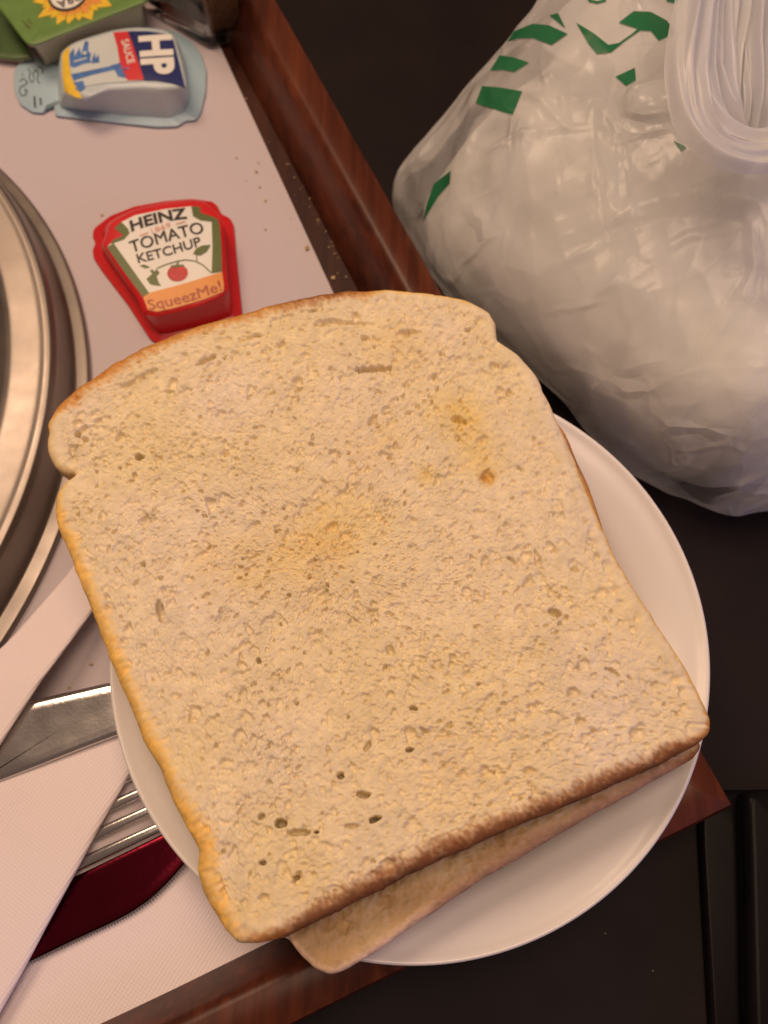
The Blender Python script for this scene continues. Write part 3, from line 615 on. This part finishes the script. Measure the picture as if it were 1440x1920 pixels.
# brown sauce tub
hp_ = P(220, 150, zm)
hpt = thing('brown_sauce_tub', (hp_[0], hp_[1], zm), 'pale blue plastic sauce tub with navy and red label beside the glass jar', 'sauce tub', 'single serve tubs on the tray')
hf_px = [(26, 149), (28, 132), (42, 117), (78, 110), (86, 122), (96, 122), (100, 106), (150, 84), (208, 60), (243, 52), (278, 52), (300, 58), (318, 58), (335, 64), (361, 80), (378, 104), (388, 135), (387, 174), (378, 212), (368, 229), (349, 229), (334, 240), (295, 241), (226, 234), (160, 226), (104, 220), (102, 200), (90, 200), (85, 215), (62, 214), (38, 198), (28, 174)]
hb_px = [(112, 205), (108, 150), (120, 106), (170, 86), (230, 70), (290, 70), (335, 82), (352, 130), (356, 190), (346, 214), (318, 226), (230, 220), (160, 212)]
hf, hb = tub(hpt, 'flange', 'tub_body', hf_px, zm, 0, .0130, [(118, 100), (150, 80), (212, 61), (260, 55), (310, 59), (328, 74), (341, 118), (351, 166), (334, 169), (270, 162), (205, 168), (156, 190), (130, 180), (119, 140)], M_BLUEPL, base_px=hb_px, mat_b=M_PALEPL)
bv = bvh_of([hb]); zl = zm + .0130
def Z1(pts): return [(x / 2.88, y / 2.88) for x, y in pts]
decal('label', [Z1([(378, 245), (612, 180), (635, 260), (650, 350), (690, 437), (780, 440), (600, 450), (460, 470), (400, 440), (372, 330)])], zl, bv, .0002, M_PALE, hpt)
decal('navy_panel', [Z1([(690, 172), (800, 172), (890, 185), (935, 215), (965, 330), (1000, 478), (930, 455), (850, 442), (780, 440), (745, 330), (715, 235)])], zl, bv, .0003, M_NAVY, hpt)
decal('red_band', [Z1([(612, 178), (690, 172), (715, 235), (745, 330), (780, 437), (690, 440), (655, 375), (635, 260)])], zl, bv, .0003, M_REDP, hpt)
decal('yellow_end', [Z1([(335, 300), (360, 262), (378, 250), (374, 330), (385, 420), (440, 520), (445, 545), (350, 540), (338, 420)])], zl, bv, .0003, M_YEL, hpt)
tower = [Z1(q) for q in ([(385, 405), (500, 385), (640, 352), (650, 345), (668, 372), (712, 375), (672, 392), (690, 430), (640, 420), (620, 385), (500, 412), (400, 440)], [(375, 300), (400, 262), (405, 310), (430, 262), (440, 300), (460, 225), (480, 228), (478, 280), (495, 300), (488, 330), (500, 345), (450, 352), (400, 372), (380, 360)],
     [(400, 452), (450, 440), (462, 480), (430, 500), (410, 490)], [(500, 325), (515, 290), (520, 325), (535, 300), (540, 345), (500, 350)])]
decal('building_print', tower, zl, bv, .0003, M_LBLUE, hpt)
decal('building_windows', [Z1(q) for q in ([(400, 335), (470, 318), (472, 325), (402, 343)], [(420, 395), (600, 362), (600, 367), (420, 401)], [(450, 285), (470, 283), (470, 300), (450, 303)])], zl, bv, .0004, M_PALE, hpt)
lettering('lettering', 'HP', (263.5, 70), (270, 145), 57, zl, bv, .00042, M_WHITE, hpt, bold=.045)
lettering('lettering', 'SAUCE', (228, 79), (241, 124), 14, zl, bv, .00042, M_WHITE, hpt, bold=.015)
bvf = bvh_of([hf])
scr = [[(150, 372), (165, 392), (158, 420), (172, 448), (186, 430), (178, 400), (196, 378), (208, 402), (200, 430), (216, 455)], [(105, 440), (128, 424), (150, 445), (132, 462), (110, 470), (104, 495), (120, 520), (142, 512), (136, 480), (152, 500)], [(205, 360), (232, 372), (228, 400)], [(120, 398), (124, 408)]]
decal('signature', sum([stroke_poly(Z1(q), 1.6) for q in scr], []), zm + .001, bvf, .00012, M_BLACK, hpt)
decal('small_print', sum([stroke_poly(Z1(q), 3.2) for q in ([(186, 520), (190, 582)], [(218, 530), (222, 568)])], []), zm + .001, bvf, .00012, M_BLACK, hpt)

# butter portion tubs: green foil lid over a cream tray
def butter(lid_px, zl, depth, label, print_it, mat_lid, shift):
    c = np.mean([P(x, y, zl) for x, y in lid_px], 0)
    t = thing('spread_tub', (c[0], c[1], zm), label, 'spread tub', 'single serve tubs on the tray')
    L = ccw(resample(np.array([P(x, y, zl) for x, y in lid_px]), 200)); L = smooth_loop(L, 8)
    def lv(i, z): q = inset(L, i); q[:, 2] = z; return q
    C = L.mean(0)
    rows = [np.tile([C[0], C[1], zl - depth], (200, 1)), lv(.0062, zl - depth), lv(.005, zl - depth + .0008), lv(.0040, zl - depth * .5), lv(.0030, zl - .0016), lv(.0005, zl - .0012), lv(.0002, zl - .0004)]
    mesh('tub_body', np.concatenate(rows), grid_faces(200, len(rows)), M_CREAM, t)
    rows = [lv(.0002, zl - .0003), lv(0, zl), lv(.0008, zl + .0003), lv(.004, zl + .0002), np.tile([C[0], C[1], zl + .0004], (200, 1))]
    lid = mesh('lid', np.concatenate(rows), grid_faces(200, len(rows)), mat_lid, t)
    if print_it:
        b = bvh_of([lid]); pet = []
        cx, cy = 143, -8
        for k in range(22):
            a = 2 * math.pi * k / 22; r0, r1 = 28, 62 + 7 * math.sin(k * 2.7)
            ex, ey = 1.25, .82
            def pt(r, da): 
                x, y = r * math.cos(a + da) * ex, r * math.sin(a + da) * ey; q = -.35
                return (cx + x * math.cos(q) - y * math.sin(q), cy + x * math.sin(q) + y * math.cos(q))
            pet.append([pt(r0, -.10), pt(r1 * .75, -.20), pt(r1, 0), pt(r1 * .75, .20), pt(r0, .10)])
        decal('petals', pet, zl, b, .00015, M_YEL, t)
        decal('petals_inner', [[(cx + (x - cx) * .74, cy + (y - cy) * .74) for x, y in q] for q in pet], zl, b, .00022, M_ORANGE, t)
        decal('oval_ring', [ellipse_poly(128, -6, 38, 29, -.35)], zl, b, .00028, M_BLACK, t)
        decal('oval', [ellipse_poly(128, -7, 33.5, 24.5, -.35)], zl, b, .00034, M_WHITE, t)
        lettering('lettering', 'FLORA', (172, -22), (107, 6), 15, zl, b, .0004, M_BLACK, t, bold=.02)
        decal('small_print', sum([stroke_poly(q, 2.6) for q in ([(42, 40), (56, 52)], [(52, 38), (60, 46)], [(48, 50), (58, 55)])], []), zl, b, .00015, M_OLIVE, t)
    return t
butter([(-20, -20), (0, 18), (50, 84), (62, 87), (166, 46), (280, 2), (270, -30), (230, -110), (100, -80)], .0165, .0145, 'green lidded spread portion tub with yellow flower print', True, M_GREEN, 0)
butter([(-60, 20), (-50, 60), (-10, 108), (30, 112), (62, 108), (52, 92), (40, 70), (20, 35), (-20, 0)], .0045, .0032, 'dark green flat tub tucked under the flower printed tub', False, M_DGREEN, 0)

# ------------------------------------------------------------------ glass jar with brown contents
m, nt, b = new_mat('clear_glass'); b.inputs['Base Color'].default_value = (.96, .94, .9, 1); b.inputs['Roughness'].default_value = .06; b.inputs['Transmission Weight'].default_value = 1.0; b.inputs['IOR'].default_value = 1.48
nz = N(nt, 'ShaderNodeTexNoise', Scale=60.0); nt.links.new(coords(nt), nz.inputs['Vector']); bp = N(nt, 'ShaderNodeBump', Strength=.08, Distance=.001); nt.links.new(nz.outputs['Fac'], bp.inputs['Height']); nt.links.new(bp.outputs['Normal'], b.inputs['Normal'])
M_GLASS = m
M_SPICE = plain('brown_seasoning', (.30, .165, .10), .8, var=.4, scale=900, bump=.6, bscale=1200)
g0, g1 = P(396, 96, zm), P(479, 67, zm)
gx = (g1 - g0); gl = np.linalg.norm(gx); gx /= gl; gy = np.array([-.786, .618, 0])
if gy[1] < 0: gy = -gy
GS = gl; GY = .042
gx0 = g1 - gx * GS
jar = thing('glass_jar', tuple(gx0 + gx * GS / 2 + gy * GY / 2), 'square clear glass jar of brown seasoning beside the pale blue tub', 'jar')
def sq(ins, z, r=.005, n=48):
    a = np.linspace(0, 2 * math.pi, n, endpoint=False); h = GS / 2 - ins
    x = np.sign(np.cos(a)) * np.minimum(np.abs(np.cos(a)) * 1.36, 1) * h; y = np.sign(np.sin(a)) * np.minimum(np.abs(np.sin(a)) * 1.36, 1) * (GY / 2 - ins)
    c = gx0 + gx * GS / 2 + gy * GY / 2
    return np.stack([c[0] + gx[0] * x + gy[0] * y, c[1] + gx[1] * x + gy[1] * y, np.full(n, z)], -1)
JH = .055
loft('glass', [sq(.0015, zm), sq(.0002, zm + .001), sq(0, zm + .003), sq(0, zm + JH - .002), sq(.0008, zm + JH), sq(.0014, zm + JH - .0004), sq(.0016, zm + JH - .003), sq(.0018, zm + .006), sq(.0030, zm + .0045)], M_GLASS, jar)
loft('seasoning', [sq(.0034, zm + .0048), sq(.0021, zm + .0064), sq(.0021, zm + .040), sq(.006, zm + .043)], M_SPICE, jar)

# ------------------------------------------------------------------ black glossy case at the table's edge
M_CASE = plain('black_lacquer', (.006, .005, .006), .26, var=.1, spec=.05)
def slab(name, px, z0, z1, rad, mat, parent):
    L = ccw(smooth_loop(resample(np.array([P(x, y, z1) for x, y in px]), 240), 3)); rows = []
    def lv(i, z): q = inset(L, i); q[:, 2] = z; return q
    C = L.mean(0); rows = [np.tile([C[0], C[1], z0], (240, 1)), lv(0, z0)]
    for a in np.linspace(0, math.pi / 2, 8): rows.append(lv(rad * (1 - math.cos(a)), z1 - rad + rad * math.sin(a)))
    rows.append(np.tile([C[0], C[1], z1], (240, 1)))
    return mesh(name, np.concatenate(rows), grid_faces(240, len(rows)), mat, parent)
cb = P(1450, 1750, TZ)
case = thing('black_case', (cb[0], cb[1], TZ), 'flat glossy black case with rounded edges lying beside the tray corner', 'case')
slab('case_base', [(1312, 1500), (1316, 1600), (1334, 1920), (1350, 2200), (2000, 2200), (2000, 1480), (1330, 1480)], TZ + .0003, TZ + .004, .0016, M_CASE, case)
slab('case_lid', [(1396, 1490), (1400, 1600), (1406, 1900), (1416, 2150), (1950, 2150), (1950, 1478), (1410, 1478)], TZ + .0041, TZ + .012, .003, M_CASE, case)

# ------------------------------------------------------------------ crumbs
M_CRUMB = plain('bread_crumbs', (.62, .46, .26), .85, var=.3, scale=900)
cv, cf = [], []
def crumb(x, y, z, s):
    k = len(cv); base = [(1, 0, 0), (-1, 0, 0), (0, 1, 0), (0, -1, 0), (0, 0, 1), (0, 0, -.6)]
    rot = random.uniform(0, 6.28)
    for bx, by, bz_ in base:
        q = random.uniform(.6, 1.3) * s; X, Y = bx * q * 1.2, by * q
        cv.append((x + X * math.cos(rot) - Y * math.sin(rot), y + X * math.sin(rot) + Y * math.cos(rot), z + s * .6 + bz_ * q))
    for f in ((0, 2, 4), (2, 1, 4), (1, 3, 4), (3, 0, 4), (2, 0, 5), (1, 2, 5), (3, 1, 5), (0, 3, 5)): cf.append(tuple(k + i for i in f))
for i in range(150):
    t = random.betavariate(2.2, 1.8); px = 520 + 150 * t + random.gauss(0, 16); py = 215 + 310 * t + random.gauss(0, 22)
    if px < 418 + .459 * (py - 100) + 8 or px > 505 + .52 * (py - 128) + 3: continue
    p = P(px, py, 0); crumb(p[0], p[1], 0.0, random.choice((.00015, .0002, .00025, .0003, .00045)))
for px, py, s in [(444, 297, .0006), (485, 306, .0006), (480, 322, .0007), (462, 340, .0004), (487, 352, .0005), (498, 376, .0006), (497, 431, .0006), (576, 466, .0011), (625, 519, .0010), (191, 404, .0006), (545, 410, .0003), (60, 1172, .0008), (171, 1246, .0006), (462, 186, .0004), (130, 1290, .0005), (200, 1922, .0004)]:
    p = P(px, py, .001); crumb(p[0], p[1], .0009 if px < 600 else 0, s)
for i in range(60):
    px, py = random.uniform(180, 600), random.uniform(240, 560)
    if px > 400 + .459 * (py - 100): continue
    p = P(px, py, .001); crumb(p[0], p[1], .0009, random.uniform(.00008, .0002))
for px, py in [(1135, 1750), (1224, 1820)]:
    p = P(px, py, TZ); crumb(p[0], p[1], TZ, .0002)
tag(mesh('crumbs', cv, cf, M_CRUMB, smooth=False), 'tiny scattered toast crumbs on the tray floor and mat', 'crumbs', kind='stuff')

# ------------------------------------------------------------------ carrier bag
def film(name, col, clear, rough, layered=False):
    m, nt, b = new_mat(name); out = nt.nodes['Material Output']
    vec = coords(nt); n = N(nt, 'ShaderNodeTexNoise', Scale=260.0, Detail=5.0); nt.links.new(vec, n.inputs['Vector'])
    bp = N(nt, 'ShaderNodeBump', Strength=.12, Distance=.0008); nt.links.new(n.outputs['Fac'], bp.inputs['Height'])
    for sc_, rt_, mk_s, dist_ in () if not layered else (((14, 62, 34), (.3, .2, .75), 26.0, .0020), ((90, 24, 50), (.1, .5, -.5), 30.0, .0015)):
        vv = coords(nt, sc_, rt_); wn = N(nt, 'ShaderNodeTexNoise', Scale=1.2, Detail=2.0); nt.links.new(vv, wn.inputs['Vector'])
        am = N(nt, 'ShaderNodeVectorMath', operation='MULTIPLY_ADD'); am.inputs[1].default_value = (.5, .5, .5); nt.links.new(wn.outputs['Color'], am.inputs[0]); nt.links.new(vv, am.inputs[2])
        vo = N(nt, 'ShaderNodeTexVoronoi', feature='DISTANCE_TO_EDGE', Scale=1.0); nt.links.new(am.outputs[0], vo.inputs['Vector'])
        rg = N(nt, 'ShaderNodeMapRange'); rg.inputs['From Min'].default_value = 0; rg.inputs['From Max'].default_value = .11; rg.inputs['To Min'].default_value = 1; rg.inputs['To Max'].default_value = 0; nt.links.new(vo.outputs['Distance'], rg.inputs['Value'])
        mn = N(nt, 'ShaderNodeTexNoise', Scale=mk_s, Detail=2.0); nt.links.new(coords(nt), mn.inputs['Vector'])
        mm = N(nt, 'ShaderNodeMapRange'); mm.inputs['From Min'].default_value = .50; mm.inputs['From Max'].default_value = .66; nt.links.new(mn.outputs['Fac'], mm.inputs['Value'])
        ml_ = N(nt, 'ShaderNodeMath', operation='MULTIPLY'); nt.links.new(rg.outputs['Result'], ml_.inputs[0]); nt.links.new(mm.outputs['Result'], ml_.inputs[1])
        b_ = N(nt, 'ShaderNodeBump', Strength=.55, Distance=dist_); nt.links.new(ml_.outputs[0], b_.inputs['Height']); nt.links.new(bp.outputs['Normal'], b_.inputs['Normal']); bp = b_
    b.inputs['Base Color'].default_value = (*col, 1); b.inputs['Roughness'].default_value = rough; b.inputs['Specular IOR Level'].default_value = .6
    nt.links.new(bp.outputs['Normal'], b.inputs['Normal'])
    tr = N(nt, 'ShaderNodeBsdfTranslucent'); tr.inputs['Color'].default_value = (*col, 1); tp = N(nt, 'ShaderNodeBsdfTransparent')
    m1 = N(nt, 'ShaderNodeMixShader'); m1.inputs[0].default_value = .42; nt.links.new(b.outputs[0], m1.inputs[1]); nt.links.new(tr.outputs[0], m1.inputs[2])
    m2 = N(nt, 'ShaderNodeMixShader'); m2.inputs[0].default_value = clear
    if layered:
        v2 = coords(nt, (16, 16, 16)); nl = N(nt, 'ShaderNodeTexNoise', Scale=1.0, Detail=1.5, Distortion=1.2); nt.links.new(v2, nl.inputs['Vector'])
        rl = N(nt, 'ShaderNodeValToRGB'); rl.color_ramp.interpolation = 'EASE'; e_ = rl.color_ramp.elements; e_[0].position = .40; e_[1].position = .47; e_[0].color = (clear * 1.9,) * 3 + (1,); e_[1].color = (clear * 1.1,) * 3 + (1,)
        e3 = e_.new(.56); e3.color = (clear * 1.1,) * 3 + (1,); e4 = e_.new(.60); e4.color = (clear * .45,) * 3 + (1,)
        nt.links.new(nl.outputs['Fac'], rl.inputs['Fac']); nt.links.new(rl.outputs['Color'], m2.inputs[0])
    nt.links.new(m1.outputs[0], m2.inputs[1]); nt.links.new(tp.outputs[0], m2.inputs[2])
    nt.links.new(m2.outputs[0], out.inputs['Surface']); return m
M_FILM = film('white_carrier_film', (.84, .84, .85), .38, .235, True)
M_FILM2 = film('gathered_film', (.82, .83, .86), .18, .28)
M_GPRINT = plain('green_bag_print', (.012, .150, .055), .38, var=.1)
KN = np.array([.112, .214, .086])
plan = np.array([(.003, .252), (.010, .232), (.030, .200), (.060, .155), (.084, .126), (.112, .113), (.165, .112), (.205, .128), (.225, .190), (.222, .270), (.190, .340), (.130, .368), (.075, .345), (.030, .292)])
MB_, KB_ = 170, 70
pl = ccw(smooth_loop(resample(plan, 700), 60)); an = np.unwrap(np.arctan2(pl[:, 1] - KN[1], pl[:, 0] - KN[0])); rad = np.hypot(pl[:, 0] - KN[0], pl[:, 1] - KN[1])
o_ = np.argsort(an % (2 * math.pi)); aa = (an % (2 * math.pi))[o_]; rad = rad[o_]
th = np.linspace(0, 2 * math.pi, MB_, endpoint=False); Rt = np.interp(th, aa, rad, period=2 * math.pi)
bp_ = np.array([(0.05, .090), (.12, .082), (.25, .0745), (.42, .069), (.60, .0635), (.76, .056), (.88, .046), (.955, .033), (.99, .018), (.985, .004), (.95, -.006), (.88, -.0125), (.70, -.0132)])
q = np.linspace(0, len(bp_) - 1, 600); bq = np.stack([np.interp(q, np.arange(len(bp_)), bp_[:, k]) for k in (0, 1)], -1); bq = smooth_loop(bq, 120, False)
bq = resample(np.stack([bq[:, 0] * .1, bq[:, 1]], -1), KB_, closed=False); rho, zz = bq[:, 0] / .1, bq[:, 1]
X = KN[0] + rho[:, None] * Rt * np.cos(th); Y = KN[1] + rho[:, None] * Rt * np.sin(th); Z = np.repeat(zz[:, None], MB_, 1)
# lower towards the thin left corner of the bag
lft = np.clip((KN[0] - X) / .11, 0, 1); Z = TZ + .001 + (Z - TZ - .001) * (1 - .42 * lft ** 1.6)
base = np.stack([X, Y, Z], -1)
def normals(V):
    du = np.roll(V, -1, 1) - np.roll(V, 1, 1); dv = np.gradient(V, axis=0); n = np.cross(du, dv); n /= np.linalg.norm(n, axis=-1, keepdims=True) + 1e-12
    return n
nb_ = normals(base)
if nb_[KB_ // 3, :, 2].mean() < 0: nb_ = -nb_
r_ = np.random.default_rng(5)
def sn(k1, k2, seed):
    g = np.random.default_rng(seed).normal(size=(k1 + 1, k2)); i = np.linspace(0, k1 - 1e-6, KB_); j = np.linspace(0, k2, MB_, endpoint=False)
    a, b2 = i.astype(int), j.astype(int); f, e = (i - a)[:, None], (j - b2)[None]; f = f * f * (3 - 2 * f); e = e * e * (3 - 2 * e)
    return (g[np.ix_(a, b2)] * (1 - e) + g[np.ix_(a, (b2 + 1) % k2)] * e) * (1 - f) + (g[np.ix_(a + 1, b2)] * (1 - e) + g[np.ix_(a + 1, (b2 + 1) % k2)] * e) * f
x = base + nb_ * (.0010 * sn(8, 16, 1) + .0030 * sn(5, 9, 3))[..., None]
# refine twice and add the fine creases of crumpled film
def refine(V):
    k, m_ = V.shape[:2]; W = np.zeros((k, 2 * m_, 3)); W[:, ::2] = V
    W[:, 1::2] = (-np.roll(V, 1, 1) + 9 * V + 9 * np.roll(V, -1, 1) - np.roll(V, -2, 1)) / 16
    U = np.zeros((2 * k - 1, 2 * m_, 3)); U[::2] = W; E = np.concatenate([W[:1], W, W[-1:]]); U[1::2] = (-E[:-3] + 9 * E[1:-2] + 9 * E[2:-1] - E[3:]) / 16
    return U
xf = refine(refine(x)); nf = normals(xf)
if nf[60, :, 2].mean() < 0: nf = -nf
cr_ = np.zeros(xf.shape[:2])
bb_ = BVHTree.FromPolygons([Vector(v) for v in base.reshape(-1, 3)], [tuple(int(i) for i in f) for f in grid_faces(MB_, KB_)])
folds = [([(1040, 25), (1120, 90), (1210, 190), (1290, 300), (1335, 365)], .0040, .0075), ([(1060, 445), (1150, 402), (1240, 366), (1310, 362), (1440, 386)], .0040, .0070), ([(1000, 60), (905, 165), (862, 330), (858, 480)], .0030, .0060), ([(990, 270), (950, 380), (905, 500)], .0022, .0045),
         ([(1062, 242), (1000, 185)], .0022, .0026), ([(1062, 242), (1058, 165)], .0020, .0024), ([(1062, 242), (985, 262), (915, 290)], .0022, .0030), ([(1062, 242), (1112, 235)], .0018, .0025), ([(1120, 232), (1190, 225)], .0020, .0026), ([(1120, 232), (1175, 245), (1226, 264)], .0022, .0028), ([(1120, 232), (1132, 190)], .0018, .0022),
         ([(1050, 505), (1150, 440), (1230, 410)], .0022, .0030), ([(990, 570), (1012, 500), (1000, 440)], .0016, .0026), ([(1190, 830), (1186, 700), (1192, 610), (1222, 540)], .0020, .0030), ([(1232, 830), (1226, 700), (1224, 610)], .0016, .0026), ([(1300, 710), (1340, 640), (1385, 570), (1430, 470)], .0026, .0034), ([(1350, 680), (1440, 560)], .0020, .0030),
         ([(1040, 650), (1100, 580), (1180, 510)], .0018, .0028), ([(1330, 930), (1440, 885)], .0022, .0030), ([(1215, 480), (1290, 440), (1380, 430)], .0018, .0030), ([(940, 560), (960, 480), (1000, 430)], .0016, .0026), ([(1100, 420), (1180, 330), (1190, 270)], .0020, .0040), ([(880, 240), (960, 215), (1010, 225)], .0014, .0030), ([(1410, 420), (1415, 520), (1390, 640)], .0018, .003)]
for pts_, hgt, wid in folds:
    pp = []
    for px_, py_ in resample(np.array(pts_, float), 160, closed=False):
        h_, _, _, _ = bb_.ray_cast(CAMV, (Vector(P(px_, py_, 0)) - CAMV).normalized())
        if h_ is not None: pp.append(h_)
    if not pp: continue
    pp = np.array(pp); sub = xf.reshape(-1, 3); near = np.where(np.all((sub > pp.min(0) - .02) & (sub < pp.max(0) + .02), axis=1))[0]
    if len(near) == 0: continue
    D = np.linalg.norm(sub[near][:, None] - pp[None], axis=-1); k_ = D.argmin(1); taper = np.sin(np.clip(k_ / (len(pp) - 1) * .9 + .08, 0, 1) * math.pi) ** .5
    t_ = np.clip(1 - D.min(1) / wid, 0, 1); cr_.reshape(-1)[near] += hgt * .62 * taper * t_ ** 1.4
def sag(V, nseed, stretch, size, seed):
    """film hanging between ridges: lower envelope of shallow bowls around random seeds"""
    r2 = np.random.default_rng(seed); ij = (r2.integers(0, V.shape[0], nseed), r2.integers(0, V.shape[1], nseed))
    d = r2.normal(size=3) if stretch is None else np.array(stretch); d = d / np.linalg.norm(d); A = np.eye(3) - .66 * np.outer(d, d)
    F = V.reshape(-1, 3) @ A; Sd = V[ij] @ A; off = r2.random(nseed) * size ** 2 * .5; best = np.full(len(F), 9.0)
    for q, o2 in zip(Sd, off): best = np.minimum(best, np.sum((F - q) ** 2, -1) + o2)
    return np.sqrt(best).reshape(V.shape[:2]) / size
S1_ = np.clip(sag(xf, 110, (.75, .6, -.2), .022, 1), 0, 2); S2_ = np.clip(sag(xf, 130, (.3, -.8, .5), .020, 2), 0, 2); S3_ = np.clip(sag(xf, 700, (.8, .5, .1), .0085, 3), 0, 2); S4_ = np.clip(sag(xf, 700, (-.2, .8, .3), .0085, 4), 0, 2)
def low(fr, seed):
    r2 = np.random.default_rng(seed); return np.clip(.5 + .6 * np.sin(xf @ (r2.normal(size=3) * fr) + 1) + .4 * np.sin(xf @ (r2.normal(size=3) * fr * 1.7)), 0, 1)
cr_ += .0016 * (S1_ ** 2) * low(30, 1) + .0015 * (S2_ ** 2) * low(34, 2) + .0010 * S3_ ** 2 * low(50, 3) + .0010 * S4_ ** 2 * low(55, 4)
env = np.clip(np.linspace(0, 1, xf.shape[0]) * 12, 0, 1)[:, None] * (np.linspace(0, 1, xf.shape[0]) < .93)[:, None]
xf = xf + nf * (cr_ * env)[..., None]
bag = thing('carrier_bag', (KN[0], KN[1], TZ), 'knotted translucent white plastic carrier bag with green print beside the tray', 'carrier bag')
bo = mesh('bag_film', xf.reshape(-1, 3), grid_faces(xf.shape[1], xf.shape[0]), M_FILM, bag)
bvb = bvh_of([bo])
def Z3(pts): return [(720 + x / 2, y / 2) for x, y in pts]
marks = [[(345, 390), (370, 325), (445, 332), (520, 345), (485, 432), (415, 412)], [(400, 268), (435, 210), (490, 218), (545, 238), (490, 272), (445, 265)], [(465, 160), (490, 120), (560, 92), (620, 98), (690, 130), (630, 172), (560, 145), (500, 148)], [(622, 60), (655, 52), (682, 108)],
         [(722, 88), (790, 130), (840, 172), (880, 165), (930, 130), (950, 112), (880, 88), (935, 45), (1000, 48), (1060, 80), (1098, 128), (1030, 157), (1000, 120), (960, 118), (900, 160), (850, 200), (800, 205), (770, 170)],
         [(870, 290), (940, 258), (945, 305), (910, 325)], [(1085, 530), (1135, 555), (1115, 570)], [(1055, -30), (1120, -30), (1100, 18), (1060, 10)], [(190, 690), (255, 640), (250, 690), (205, 740), (150, 830), (165, 760)], [(745, -40), (760, -40), (775, 2), (800, 8), (830, 0), (835, 8), (800, 18), (768, 10)]]
for mk_ in marks: decal('green_print', [Z3(mk_)], .05, bvb, .0004, M_GPRINT, bag, radial=True, maxlen=.002)
# gathered handles tied into a loop at the top
def ribbon(path, widths, waves, amp, twist, seed, name='tied_handle'):
    path = smooth_loop(resample(np.array(path, float), 150, closed=False), 30, False); r2 = np.random.default_rng(seed); nv = 64; v = np.linspace(-1, 1, nv); V = []
    ph = r2.random(4) * 6
    for i, p in enumerate(path):
        t = path[min(i + 1, 149)] - path[max(i - 1, 0)]; t /= np.linalg.norm(t); s_ = np.cross(t, (.1, .2, 1)); s_ /= np.linalg.norm(s_); u = np.cross(s_, t); f = i / 149
        w = np.interp(f, np.linspace(0, 1, len(widths)), widths); al = twist[0] + (twist[1] - twist[0]) * f; S_ = s_ * math.cos(al) + u * math.sin(al); U_ = u * math.cos(al) - s_ * math.sin(al)
        q = v * (1 + .12 * math.sin(f * 9 + ph[3])); fold = np.abs(((q * waves + .5 * math.sin(f * 5 + ph[0]) + ph[1]) % 2) - 1) - .5
        hh = amp * (fold * (1 + .5 * np.sin(q * 3 + f * 7 + ph[2])) + .35 * np.sin(q * waves * 5.1 + f * 4)) - w * .45 * q ** 2
        V.append(p + S_ * (q * w)[:, None] + U_ * hh[:, None])
    return mesh(name, np.concatenate(V), grid_faces(nv, len(V), wrap_u=False), M_FILM2, bag)
def G(px, py, z): return P(px, py, z)
ribbon([G(1350, -160, .100), G(1315, -20, .104), G(1296, 110, .102), G(1306, 210, .098), G(1350, 272, .094), G(1420, 292, .092), G(1500, 272, .092), G(1580, 200, .090)], [.0065, .0062, .0060, .0056, .0052, .0052, .0056, .006], 1.6, .0022, (.4, -.5), 3)
ribbon([G(1345, -160, .096), G(1330, -20, .099), G(1322, 110, .097), G(1338, 190, .093), G(1375, 236, .090), G(1430, 250, .088), G(1500, 232, .088)], [.006, .006, .0055, .005, .0046, .005, .005], 2.2, .0020, (-.3, .5), 5)
ribbon([G(1400, -200, .092), G(1388, -60, .093), G(1376, 80, .091), G(1378, 180, .086), G(1396, 250, .080), G(1405, 300, .073)], [.0115, .0110, .0105, .0095, .0070, .004], 4.5, .0032, (.2, .5), 4)
ribbon([G(1490, -200, .092), G(1478, -60, .094), G(1455, 80, .092), G(1445, 190, .087), G(1425, 262, .080)], [.0110, .0105, .0100, .0085, .0050], 4.0, .0032, (-.2, .2), 8)
# crumpled white inner bag that fills it
M_INNER = plain('inner_bag_white', (.74, .74, .70), .5, var=.26, scale=24)
cen = np.array([KN[0], KN[1], TZ + .002]); inn = cen + (refine(x) - cen) * np.array([.90, .90, .90])
inn = inn + (-.005 + .004 * np.sin(inn @ np.array([70, 40, 30])) + .003 * np.sin(inn @ np.array([-40, 85, 20])))[..., None] * np.array([0, 0, 1.0])
inn[..., 2] = np.maximum(inn[..., 2], TZ + .0015)
tag(mesh('inner_bag', inn.reshape(-1, 3), grid_faces(inn.shape[1], inn.shape[0]), M_INNER), 'crumpled white inner bag showing faintly through the carrier bag film', 'bag')
